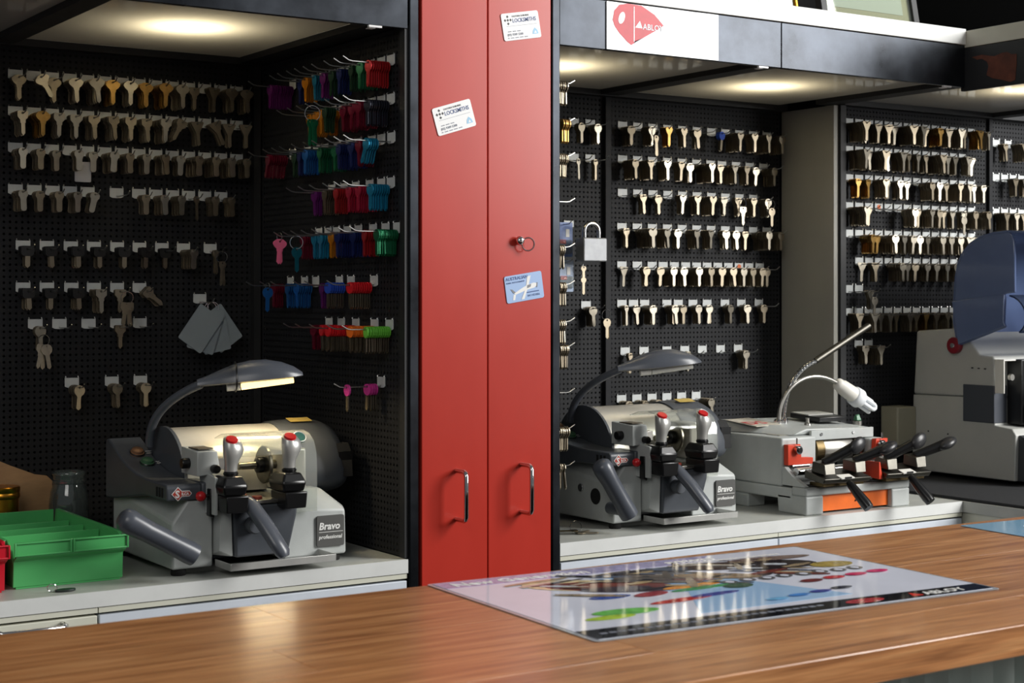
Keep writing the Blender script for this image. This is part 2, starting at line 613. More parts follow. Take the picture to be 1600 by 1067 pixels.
def light_panel(x0, x1, y0, y1, label, power, cx=None, cy=None):
    t = thing('ceiling_light_panel', label, 'light panel', ((x0 + x1) / 2, (y0 + y1) / 2, ZC), group='lit panels over the alcoves')
    hx, hy = (x1 - x0) / 2, (y1 - y0) / 2
    MB().add([(-hx, -hy, 0), (hx, -hy, 0), (hx, hy, 0), (-hx, hy, 0)], [(0, 1, 2, 3)]).build('diffuser', M_DIFF, t, smooth=0)
    hb = MB()
    h = 0.104
    for a in ((-hx, hx, -hy - .004, -hy, 0.001, h), (-hx, hx, hy, hy + .004, 0.001, h), (-hx - .004, -hx, -hy, hy, 0.001, h), (hx, hx + .004, -hy, hy, 0.001, h), (-hx, hx, -hy, hy, h, h + .004)):
        hb.box(*a)
    hb.build('housing', M_DARK, t, smooth=0)
    lx, ly = (cx or (x0 + x1) / 2) - (x0 + x1) / 2, (cy or (y0 + y1) / 2) - (y0 + y1) / 2
    MB().lathe([(.052, .0795), (.054, .0845), (.044, .1035)], 20, (lx, ly, 0)).build('lamp_head', M_WHITEP, t)
    l = bpy.data.lights.new('panel_lamp', 'AREA')
    l.shape = 'DISK'
    l.size = 0.10
    l.energy = power
    l.color = (1.0, 0.89, 0.68)
    lo = bpy.data.objects.new('panel_lamp', l)
    COL.objects.link(lo)
    lo.parent = t
    lo.location = (lx, ly, 0.078)
    return t


light_panel(0.33, 0.861, YF + .014, YB - .031, 'unlit looking panel at the far left above the cardboard end', 0.05)
light_panel(0.905, 1.373, YF + .014, YB - .031, 'milky lit panel over the left alcove of keys', 2.2)
light_panel(1.764, 2.317, YF + .014, YB - .031, 'milky lit panel over the padlock beside the red cabinet', 2.2, 2.00, 2.86)
light_panel(2.367, 2.899, YF + .014, YB - .031, 'milky lit panel over the middle board of the right alcove', 2.2, 2.62, 2.86)
light_panel(2.956, 3.514, 2.3, YB3 - .031, 'milky lit panel over the corner bay at the far right', 2.0, 3.20, 2.55)

# pegboards: sheet steel with real holes
HP = 0.01192


def pegboard(name, label, w_, h_, loc, rz, hole=0.0026):
    t = thing(name, label, 'pegboard', loc, rz)
    nx, nz = int(w_ / HP), int(h_ / HP)
    mx, mz = (w_ - nx * HP) / 2, (h_ - nz * HP) / 2
    vs, fs = [], []
    idx = {}
    for i in range(nx + 1):
        for j in range(nz + 1):
            idx[i, j] = len(vs)
            vs.append((mx + i * HP, 0, mz + j * HP))
    for i in range(nx):
        for j in range(nz):
            cx, cz = mx + (i + .5) * HP, mz + (j + .5) * HP
            k = len(vs)
            for a in range(8):
                an = PI / 8 + a * PI / 4
                vs.append((cx + hole * math.cos(an), 0, cz + hole * math.sin(an)))
            A, B, C, D = idx[i, j], idx[i + 1, j], idx[i + 1, j + 1], idx[i, j + 1]
            # inner vertices: 0,1 upper right ... going round
            fs += [(B, C, k + 0, k + 7), (C, k + 1, k + 0), (C, D, k + 2, k + 1), (D, k + 3, k + 2), (D, A, k + 4, k + 3), (A, k + 5, k + 4), (A, B, k + 6, k + 5), (B, k + 7, k + 6)]
    me = bpy.data.meshes.new('perforated_sheet')
    me.from_pydata(vs, [], fs)
    me.materials.append(M_PEG)
    o = bpy.data.objects.new('perforated_sheet', me)
    COL.objects.link(o)
    o.parent = t
    fr = MB().box(0, mx, -.0004, .008, 0, h_).box(w_ - mx, w_, -.0004, .008, 0, h_).box(mx, w_ - mx, -.0004, .008, 0, mz).box(mx, w_ - mx, -.0004, .008, h_ - mz, h_)
    fr.build('edge_frame', M_PEG, t, smooth=0)
    MB().box(0, w_, .018, .022, 0, h_).build('backing', M_DARK, t, smooth=0)
    return t


ZB0, ZB1 = 0.902, ZC - 0.014
HB = ZB1 - ZB0
pegboard('pegboard', 'black pegboard at the back of the left alcove', 0.548, HB, (0.880, YB, ZB0), 0)
pegboard('pegboard', 'black pegboard behind the cardboard at the far left', 0.47, HB, (0.405, YB, ZB0), 0)
pegboard('pegboard', 'black pegboard side wall with coloured keys beside red cabinet', 0.595, HB, (XP - .001, 3.128, ZB0), R(-90))
pegboard('pegboard', 'narrow black pegboard behind the hanging padlock', 0.555, HB, (1.790, YB, ZB0), 0)
pegboard('pegboard', 'black pegboard behind the desk lamp in the right alcove', 0.565, HB, (2.364, YB, ZB0), 0)
pegboard('pegboard', 'black pegboard right of the grey side panel in the corner', 0.556, HB, (2.970, YB3, ZB0), 0)
pegboard('pegboard', 'black pegboard at the far right behind the blue visor', 0.50, HB, (3.542, YB3, ZB0), 0)
struct(MB().box(2.3455, 2.3635, YB - .012, YB + .02, ZB0, ZB1).build('trim_16', M_PEG, bevel=0.001))
struct(MB().box(1.4235, 1.4395, YF + .002, YF + .02, ZB0, ZB1).build('trim_17', M_BLACK))
struct(MB().box(1.412, 1.4275, 3.132, YB - .001, ZB0, ZB1).build('trim_18', M_BLACK))
struct(MB().box(3.527, 3.541, YB3 - .010, YB3 + .02, ZB0, ZB1).build('trim_19', M_PEG))

# ------------------------------------------------------------------ worktops and base cabinets
def worktop(name, label, b, lip=None):
    t = thing(name, label, 'worktop', (0, 0, 0))
    x0, x1, y0, y1 = b
    MB().box(x0, x1, y0 + .002, y1, ZW - .025, ZW).build('slab', M_TOP, t, bevel=0.0008)
    return t


t = worktop('worktop', 'pale grey worktop under the left key machine and green bin', (-0.4, 1.4295, YF, 3.14))
MB().box(-0.4, 1.4295, YF - .0005, YF + .0015, ZW - .0248, ZW - .0002).build('edge_strip', M_WHITE, t, smooth=0)
t = worktop('worktop', 'pale grey worktop under the two machines right of red cabinet', (1.7635, 2.8965, YF, 3.14))
MB().box(1.7635, 2.8965, YF - .0005, YF + .0015, ZW - .0248, ZW - .0002).build('edge_strip', M_WHITE, t, smooth=0)
o = MB().box(2.8975, 4.0, 1.95, 2.94, ZW - .025, ZW).build('worktop', M_TOP, bevel=0.0008)
tag(o, 'pale grey corner worktop under the big machine and black mat', 'worktop')


def base_cabinet(label, x0, x1, mat_front, hx=None):
    t = thing('base_cabinet', label, 'cabinet', ((x0 + x1) / 2, YF + .3, 0))
    hx2 = (x1 - x0) / 2
    MB().box(-hx2, hx2, -.28, .30, 0.0, ZW - .0255).build('body', M_DARK, t)
    d = MB().box(-hx2 + .001, hx2 - .001, -.2995, -.2815, ZW - .175, ZW - .0385).build('drawer', mat_front, t, bevel=0.001)
    MB().box(-hx2 + .001, hx2 - .001, -.2995, -.2815, 0.08, ZW - .180).build('door', mat_front, t, bevel=0.001)
    MB().box(-hx2, hx2, -.2985, -.2805, ZW - .0345, ZW - .0262).build('top_rail', M_CREAM, t)
    if hx is not None:
        z = ZW - .045
        MB().tube([(hx, -.2996, z), (hx, -.316, z), (hx - .006, -.321, z - .002), (hx - .10, -.321, z - .002), (hx - .106, -.316, z), (hx - .106, -.2996, z)], .0042, 10).build('handle', M_CHROME, d, smooth=60)
    return t


M_BLUEW = mat('bluish_white_front', (205, 212, 222), 0.35, var=0.02)
base_cabinet('cream base cabinet with chrome handle under the green bin', 0.30, 0.8585, M_CREAM, .222)
base_cabinet('white fronted base cabinet under the left key machine', 0.8605, 1.428, M_BLUEW)
base_cabinet('white fronted base cabinet right of the red cabinet', 1.765, 2.326, M_BLUEW)
base_cabinet('white fronted base cabinet under the orange key machine', 2.328, 2.896, M_BLUEW)
o = thing('corner_cabinet', 'grey side of corner base cabinet below the black mat', 'cabinet', (3.4, 2.4, 0))
MB().box(-.495, .58, -.44, .53, 0, ZW - .0255).build('body', M_CREAM, o)
MB().box(-.501, -.496, -.43, .10, ZW - .175, ZW - .046).build('drawer', M_CREAM, o)
MB().box(-.501, -.496, -.43, .10, .08, ZW - .18).build('door', M_CREAM, o)

# ------------------------------------------------------------------ tall red cabinet: two narrow pull-out units
def tall_unit(x0, x1, label, hz):
    t = thing('tall_cabinet', label, 'cabinet', ((x0 + x1) / 2, YF, 0))
    hx = (x1 - x0) / 2
    MB().box(-hx + .003, hx - .003, .022, .60, 0.05, 2.42).build('carcass', M_BLACK, t)
    MB().box(-hx, hx, 0, .019, 0.06, 2.40).build('door', M_RED, t, bevel=0.0015, seg=2)
    h = MB().tube([(0.002, 0.001, hz + .089), (0.002, -.028, hz + .089), (.002, -.034, hz + .0865), (.002, -.0365, hz + .081),
                   (.002, -.0365, hz + .008), (.002, -.034, hz + .0025), (.002, -.028, hz), (.002, .001, hz)], .0043, 14)
    h.build('handle', M_CHROME, t, smooth=60)
    return t


tall_unit(1.4575, 1.5985, 'narrow red cabinet unit nearer the left alcove, one white card', 0.964)
tall_unit(1.6005, 1.7425, 'narrow red cabinet unit nearer the padlock, with two cards and ring', 0.967)

# cards held on the red doors
def card(label, cx, cz, ang, base, name='business_card'):
    t = thing(name, label, 'card', (cx, YF - .0006, cz), group=None)
    t.rotation_euler = (0, -ang, 0)
    MB().prism(rrect(-.0425, .0425, -.0255, .0255, .004), 'y', -.0011, 0).build('card_stock', base, t, smooth=0)
    return t


M_CARDW = mat('card_white', (232, 233, 233), 0.45)
M_CARDBL = mat('card_sky_blue', (148, 176, 216), 0.4)
M_PALEB = mat('pale_blue_print', (150, 196, 226), 0.5)


def locksmith_card(label, cx, cz, ang):
    t = card(label, cx, cz, ang, M_CARDW)
    Y0 = -.0013
    for dx, dz in ((0, 0), (.0062, 0), (-.0062, 0), (0, .0066), (0, -.0066)):
        flat([(-.0285 + dx + a * .0027, .0125 + dz + b * .0027) for a, b in ((-1, 0), (0, -1), (1, 0), (0, 1))], M_TXTK, t, 'emblem_dot', -.0014, .0003, 'xz')
    text('EASTERN SUBURBS', .0046, M_TXTK, t, (-.0185, Y0, .0172), name='lettering')
    text('LOCKSMITHS', .0106, M_TXTB, t, (-.0185, Y0, .0072), name='lettering', bold=.0001, sx=.86)
    flat([(-.033, .0008), (.036, .0008), (.036, .0013), (-.033, .0013)], M_TXTG, t, 'fine_print', -.0014, .0003, 'xz')
    for k in range(2):
        z = -.0098 - k * .012
        n = 22 if k else 16
        for j in range(n):
            if (j * 7 + k) % 5:
                flat([(-.034 + j * .0021, z), (-.0325 + j * .0021, z), (-.0325 + j * .0021, z + .0016), (-.034 + j * .0021, z + .0016)], M_TXTG, t, 'fine_print', -.0014, .0003, 'xz')
    text('(02) 9389 5200', .0058, M_TXTG, t, (-.034, Y0, -.0168), name='lettering', bold=.0001)
    flat([(.023, -.018), (.037, -.018), (.035, -.011), (.030, -.006), (.025, -.011)], M_PALEB, t, 'emblem', -.0014, .0003, 'xz')
    flat([(.027, -.0165), (.033, -.0165), (.030, -.011)], M_CARDW, t, 'emblem', -.0016, .0003, 'xz')
    return t


locksmith_card('white locksmiths card tilted on the left red door', 1.5255, 1.7005, R(17))
locksmith_card('white locksmiths card near the top of the right red door', 1.673, 1.882, R(10.5))
t = card('sky blue card with a white aeroplane on the right red door', 1.680, 1.390, R(8.5), M_CARDBL)
text('AUSTRALIAN', .0085, M_TXTB, t, (-.040, -.0013, .0165), bold=.0001)
text('AERIAL PHOTOGRAPHY', .0039, M_TXTB, t, (-.040, -.0013, .0105))
M_PLANEG = mat('aeroplane_grey', (120, 124, 130), 0.5)
flat([(-.024, -.0085), (-.012, -.0035), (.006, .003), (.022, .0055), (.029, .004), (.030, .0), (.022, -.004), (.004, -.006), (-.012, -.0095), (-.022, -.0115)], M_TXTW, t, 'aeroplane_body', -.0014, .0003, 'xz')
flat([(.004, .001), (.010, .0025), (.017, .020), (.009, .019)], M_TXTW, t, 'aeroplane_wing', -.0016, .0003, 'xz')
flat([(.0, -.006), (.006, -.005), (-.003, -.022), (-.010, -.022)], M_TXTW, t, 'aeroplane_wing', -.0016, .0003, 'xz')
flat([(-.026, -.009), (-.021, -.007), (-.028, -.0005), (-.032, .0)], M_PLANEG, t, 'aeroplane_tail', -.0016, .0003, 'xz')
flat([(-.026, -.0105), (-.021, -.0115), (-.024, -.021), (-.029, -.021)], M_TXTW, t, 'aeroplane_tail', -.0014, .0003, 'xz')
flat([(.007, .0028), (.016, .004), (.014, -.001), (.006, -.003)], M_PLANEG, t, 'aeroplane_canopy', -.0018, .0003, 'xz')
flat([(.029, .005), (.031, .005), (.029, -.004), (.027, -.004)], M_PLANEG, t, 'aeroplane_propeller', -.0018, .0003, 'xz')
text('0411421056', .0056, M_TXTB, t, (.005, -.0013, -.0190))
for j in range(11):
    flat([(.004 + j * .0026, -.0118), (.006 + j * .0026, -.0118), (.006 + j * .0026, -.0099), (.004 + j * .0026, -.0099)], M_TXTB, t, 'fine_print', -.0014, .0003, 'xz')

# magnet with split ring
t = thing('magnet_ring', 'silver ball magnet with split ring on the right red door', 'magnet', (1.665, YF - .0005, 1.477))
MB().sphere((0, -.0085, 0), .0088, 14, 10).build('ball', M_CHROME, t)
MB().ring((.0155, -.013, -.0065), (.25, 1, .1), .0122, .0016, 26, 6).build('ring', M_CHROME, t)

# ------------------------------------------------------------------ sign, frames and marks on the fascia
M_SIGN = mat('sign_white', (226, 229, 232), 0.3, coat=0.3)
M_SIGNR = mat('faded_red_print', (188, 16, 40), 0.45, coat=0.0, var=0.05, scale=30)
M_SIGNB = mat('faded_grey_print', (190, 200, 210), 0.35)
t = thing('fascia_sign', 'white sign with faded red key head on the steel fascia', 'sign', (1.873, YF - .0006, 1.855))
MB().box(0, .285, -.0022, 0, 0, .0935).build('panel', M_SIGN, t, smooth=0)
flat([(.014, .058), (.018, .077), (.030, .089), (.050, .0935), (.085, .0928), (.118, .078), (.142, .058), (.110, .040), (.072, .020), (.060, .0125), (.050, .018), (.030, .034), (.019, .046)], M_SIGNR, t, 'printed_key_head', -.0026, .0003, 'xz')
flat(ell(.036, .064, .007, .0125, 16, R(-22)), M_SIGN, t, 'printed_hole', -.003, .0003, 'xz')
flat([(.066, .0195), (.0675, .0195), (.0675, .089), (.066, .089)], M_SIGN, t, 'printed_line', -.003, .0003, 'xz')
flat([(.0675, .0205), (.142, .050), (.150, .018), (.0675, .014)], M_SIGNB, t, 'printed_shadow', -.0026, .0003, 'xz')
flat([(.0695, .048), (.087, .048), (.081, .062)], M_SIGN, t, 'emblem', -.003, .0003, 'xz')
text('ABLOY', .0165, M_SIGNB, t, (.0885, -.0028, .046), name='lettering', bold=.0002)


def picture_frame(label, x0, x1, y, zt, fw, m1, m2):
    t = thing('picture_frame', label, 'frame', ((x0 + x1) / 2, y, 1.9885))
    t.rotation_euler = (R(-11), 0, 0)
    hx = (x1 - x0) / 2
    f = MB().box(-hx, hx, 0, .018, 0, fw).box(-hx, hx, 0, .018, zt - fw, zt).box(-hx, -hx + fw, 0, .018, fw, zt - fw).box(hx - fw, hx, 0, .018, fw, zt - fw)
    f.build('moulding', m1, t, bevel=0.001)
    MB().box(-hx + fw, hx - fw, .010, .016, fw, zt - fw).build('mount_board', mat('cream_mount', (204, 186, 150), 0.7), t, smooth=0)
    MB().box(-hx + fw * 2.4, hx - fw * 2.4, .0085, .0098, fw * 2, zt - fw * 2).build('certificate', m2, t, smooth=0)
    MB().box(-hx + fw, hx - fw, .005, .006, fw, zt - fw).build('glass', M_GLASS, t, smooth=0)
    return t


M_PAPER = mat('paper_cream', (226, 218, 200), 0.7)
picture_frame('black framed certificate on the shelf, nearer the far corner', 2.530, 2.842, 2.58, .22, .018, M_BLACK, M_PAPER)
picture_frame('thin gold framed picture on the shelf, left of the black frame', 2.14, 2.478, 2.60, .26, .006, M_GOLD, M_PAPER)

M_PATCH = mat('brown_glue_residue', (92, 50, 36), 0.8, var=0.2, scale=30)
o = MB().prism([(2.484, 1.921), (2.468, 1.913), (2.455, 1.914), (2.44, 1.905), (2.436, 1.895), (2.442, 1.875), (2.425, 1.866), (2.40, 1.860), (2.375, 1.852), (2.362, 1.855), (2.358, 1.89), (2.358, 1.913), (2.372, 1.914), (2.385, 1.921), (2.40, 1.92), (2.42, 1.915), (2.455, 1.923)], 'x', 2.9040, 2.9048).build('torn_sticker', M_PATCH, smooth=0)
tag(o, 'torn brown sticker remnant on the black corner fascia', 'sticker')

for x, y, lab in ((1.362, YF + .004, 'small white clip under the left fascia'), (2.283, YF + .004, 'small white clip under the fascia beside the sign'), (2.845, YF + .004, 'small white clip under the fascia near the corner')):
    o = MB().box(-.013, .013, -.006, .0, -.0035, 0).box(-.010, .002, -.002, .012, -.0048, -.0036)
    o = o.build('fascia_clip', mat('bright_clip', (225, 225, 225), 0.4), loc=(x, y, ZF - .0004))
    tag(o, lab, 'clip', 'clips under the fascias')

# ------------------------------------------------------------------ front counter
CT = 1.0
t = thing('shop_counter', 'long polished timber counter with corrugated metal front', 'counter', (1.0, 1.49, 0))
yy = [1.200, 1.318, 1.436, 1.552, 1.668, 1.785]
cuts = [(-.6, .35, 1.62, 2.9), (-.6, 1.05, 2.9), (-.6, .72, 1.93, 2.9), (-.6, .10, 1.32, 2.9), (-.6, .80, 2.2, 2.9)]
for j in range(5):
    xs = cuts[j]
    for a, b in zip(xs, xs[1:]):
        m = MB().box(a + .0003 - 1.0, b - .0003 - 1.0, yy[j] + .0002 - 1.49, yy[j + 1] - .0002 - 1.49, CT - .036, CT)
        m.build('plank', M_WOOD, t, bevel=0.0003 if j else 0.0015)
cor = MB()
prof = []
n = 260
for i in range(n + 1):
    x = -.6 + 3.4 * i / n
    prof.append((x - 1.0, 1.262 - 1.49 + .008 * math.cos(2 * PI * x / .038)))
cor.sheet([(x, y) for x, y in prof], 'z', 0.02, CT - .0365, .0012)
cor.build('corrugated_sheet', mat('galvanised_sheet', (186, 198, 192), 0.4, 0.15, var=0.1, scale=10, stretch=(1, 1, .2)), t)
MB().box(-1.55, 1.75, -.215, .26, 0.0, CT - .037).build('carcass', M_DARK, t)

# laminated poster lying on the counter
M_POST = mat('poster_pale_lilac', (222, 226, 240), 0.06, var=0.03, scale=6, spec=.45, bump=0.06, bscale=9)
M_POST2 = mat('poster_sky_blue', (160, 196, 232), 0.06, spec=.45, bump=0.06, bscale=9)
M_PBLK = mat('poster_black_band', (22, 24, 30), 0.06)


def pcol(name, c):
    return mat('print_' + name, c, 0.06, spec=.45, var=0.15, scale=60)


PX, PY = Vector((0.9988, -0.0503)), None
t = thing('laminated_poster', 'large laminated key poster lying on the timber counter', 'poster', (1.345, 1.5755, CT + .0006), R(-2.9))
MB().prism(rrect(-.309, .309, -.2015, .196, .006), 'z', 0, .0006).build('laminate_film', mat('laminate_rim', (176, 180, 184), 0.1, coat=0.5), t, smooth=0)
MB().prism(rrect(-.303, .303, -.195, .190, .003), 'z', .0006, .0011).build('poster_sheet', M_POST, t, smooth=0)
flat([(-.19, .12), (.03, .10), (.12, -.135), (-.12, -.138), (-.05, -.02)], M_POST2, t, 'printed_sky', .0011, .0002)
flat([(-.303, .150), (.10, .150), (.14, .190), (-.303, .190)], pcol('lilac', (168, 164, 200)), t, 'printed_heading', .0011, .0002)
flat([(-.303, -.195), (.303, -.195), (.303, -.162), (-.303, -.150)], M_PBLK, t, 'printed_band', .0013, .0002)
text('New Generation', .030, M_TXTW, t, (-.286, .158, .0014), (0, 0, 0), bold=.0008, ext=.0002)
text('systems', .026, M_TXTW, t, (.05, .160, .0014), (0, 0, 0), bold=.0008, ext=.0002)
text('ABLOY', .022, M_TXTW, t, (.195, -.187, .0016), (0, 0, 0), bold=.0004, ext=.0002)
flat([(.172, -.186), (.190, -.186), (.181, -.168)], pcol('logo_red', (214, 60, 50)), t, 'emblem', .0015, .0003)
flat(ell(.10, -.1775, .030, .010), pcol('band_red', (180, 60, 66)), t, 'printed_oval', .0015, .0003)
for j in range(26):
    x = -.285 + j * .0125
    flat([(x, -.176 + .001 * (j % 3)), (x + .009, -.176), (x + .009, -.171), (x, -.170)], M_TXTG, t, 'fine_print', .0015, .0002)
prt = [((-.145, .085), .075, .038, -30, (222, 204, 160)), ((-.115, .06), .085, .034, -28, (120, 60, 50)), ((-.10, .03), .07, .02, -20, (60, 50, 60)),
       ((-.155, .0), .03, .012, 0, (60, 86, 160)), ((-.10, -.01), .028, .012, 10, (150, 50, 60)), ((-.19, -.085), .045, .016, -5, (110, 190, 90)),
       ((-.225, -.105), .035, .010, 0, (176, 206, 70)), ((-.02, .01), .05, .010, 4, (236, 150, 50)), ((-.02, -.008), .05, .008, 4, (70, 150, 90)),
       ((-.09, -.06), .05, .009, 5, (190, 60, 56)), ((-.03, -.05), .04, .008, 5, (60, 70, 150)), ((.0, .12), .075, .022, 0, (50, 46, 50)),
       ((.10, .11), .06, .028, -12, (70, 56, 52)), ((.17, .085), .07, .034, -14, (46, 40, 42)), ((.20, .125), .07, .014, -5, (130, 112, 104)),
       ((.245, .045), .035, .020, 0, (168, 146, 70)), ((-.03, .07), .06, .03, -35, (110, 100, 90)), ((.05, .05), .06, .02, -30, (150, 128, 100)),
       ((.03, -.02), .022, .014, 0, (60, 90, 70))]
for k, (c, rx, ry, a, colr) in enumerate(prt):
    flat(ell(c[0], c[1], rx, ry, 18, R(a)), pcol('shape%d' % k, colr), t, 'printed_shape', .0014 + k * .00003, .0002)
for j in range(8):
    x = .035 + j * .031
    flat(ell(x, .004 + .002 * (j % 2), .0115, .011, 14), pcol('grey_key', (96, 96, 98)), t, 'printed_key', .0021, .0002)
    flat(ell(x, .004 + .002 * (j % 2), .006, .006, 10), M_POST, t, 'printed_key_hole', .0023, .0002)
for j in range(4):
    flat(ell(.135 + j * .042, -.040 + .004 * j, .018, .009, 16), pcol('pink%d' % j, ((110, 36, 40), (190, 50, 60), (206, 40, 96), (224, 60, 120))[j]), t, 'printed_oval', .0021, .0002)
for j in range(4):
    flat(ell(.015 + j * .04, -.115 + .006 * j, .017, .007, 16), pcol('blue%d' % j, ((120, 180, 224), (70, 130, 200), (60, 70, 150), (40, 44, 60))[j]), t, 'printed_oval', .0021, .0002)
pr = random.Random(3)
pal = ((48, 42, 44), (96, 88, 80), (150, 132, 104), (190, 180, 160), (70, 60, 62), (120, 60, 54), (200, 206, 214), (88, 100, 120), (36, 36, 42), (170, 150, 110))
for k in range(70):
    x = pr.uniform(-.19, .20)
    y = pr.uniform(.012, .140) - .10 * max(0, x + .02)* 0.4
    a = R(pr.choice((-32, -28, -24, -35, 10, 60)))
    L_, W_ = pr.uniform(.012, .045), pr.uniform(.0025, .008)
    flat([(x + u * L_ * math.cos(a) - v * W_ * math.sin(a), y + u * L_ * math.sin(a) + v * W_ * math.cos(a)) for u, v in ((-1, -.6), (.2, -1), (1, -.4), (1, .5), (.1, 1), (-1, .7))], pcol('key%d' % (k % 10), pal[k % 10]), t, 'printed_key', .00196 + (k % 8) * .00002, .0001)
for j in range(34):
    x = .06 + j * .0052
    flat([(x, .1425 + .0012 * (j % 3)), (x + .0035, .1425), (x + .0035, .150 + .001 * (j % 2)), (x, .150)], M_TXTW, t, 'fine_print', .0022, .0002)
t = thing('laminated_leaflet', 'pale blue laminated sheet at the right end of the counter', 'leaflet', (2.16, 1.668, CT + .0006), R(-4))
MB().prism(rrect(-.13, .18, -.09, .09, .004), 'z', 0, .0008).build('sheet', mat('leaflet_blue', (140, 190, 222), 0.12, coat=0.6), t, smooth=0)
flat(ell(.02, .02, .08, .04, 18, R(10)), M_TXTW, t, 'printed_cloud', .0008, .0002)
flat(ell(.06, .045, .06, .014, 18, R(6)), pcol('leaf_blue', (90, 110, 180)), t, 'printed_shape', .001, .0002)
#KEYS_AND_MACHINES
# ------------------------------------------------------------------ key-cutting machine with lamp (built twice)
def M4(loc, rx=0, ry=0, rz=0):
    return Matrix.Translation(loc) @ Matrix.Rotation(rz, 4, 'Z') @ Matrix.Rotation(ry, 4, 'Y') @ Matrix.Rotation(rx, 4, 'X')


def clamp_jaw(t, x, z0=.111):
    j = MB().hull([(x - .020, -.080, z0), (x + .018, -.080, z0), (x - .020, -.02, z0 + .002), (x + .018, -.02, z0 + .002),
                   (x - .021, -.082, z0 + .028), (x + .020, -.082, z0 + .028), (x - .021, -.02, z0 + .028), (x + .020, -.02, z0 + .028)])
    jo = j.build('clamp_jaw', M_BLK, t, bevel=0.002)
    MB().hull([(x - .022, -.076, z0 + .0285), (x + .016, -.076, z0 + .0285), (x - .022, -.022, z0 + .0285), (x + .016, -.022, z0 + .0285),
               (x - .026, -.080, z0 + .044), (x + .019, -.080, z0 + .044), (x - .026, -.020, z0 + .044), (x + .019, -.020, z0 + .044),
               (x - .018, -.070, z0 + .060), (x + .013, -.070, z0 + .060), (x - .018, -.026, z0 + .060), (x + .013, -.026, z0 + .060)]).build('upper_jaw', M_BLK, jo, bevel=0.003)
    MB().lathe([(.012, z0 + .0605), (.013, z0 + .064), (.011, z0 + .067)], 16, (x + .001, -.048, 0)).build('collar', M_BLK, jo)
    rings = []
    for h, rl, rr, ry, off in ((.0672, .0110, .0110, .0110, 0), (.077, .0112, .0114, .0112, 0), (.085, .0120, .0140, .0118, -.0005), (.094, .0132, .0200, .0124, -.001), (.104, .0140, .0225, .0128, -.001), (.113, .0140, .0205, .0126, -.0008), (.1195, .0130, .0150, .0118, 0)):
        rg = []
        for k in range(20):
            a = 2 * PI * k / 20
            yy_ = ry * math.sin(a)
            rg.append((x + .001 + (rr if math.cos(a) > 0 else rl) * math.cos(a), -.048 + off + yy_, z0 + h + (yy_ * .5 if h > .11 else (yy_ * .2 if h > .1 else 0))))
        rings.append(rg)
    kn = MB().loft(rings).build('clamp_knob', M_KNOB, t, smooth=50)
    MB().cyl((x + .002, -.0490, z0 + .1185), (x + .002, -.0510, z0 + .1222), .0105, .0100, 20).build('red_cap', M_REDP, kn)


M_BRASSB = mat('worn_button', (150, 112, 84), .35, .4)
M_KNOB = mat('silver_knob_paint', (190, 190, 186), .32, .6, var=.03, scale=30)
M_TRAY = mat('tray_aluminium', (196, 196, 192), .34, .5, var=.04, scale=30)


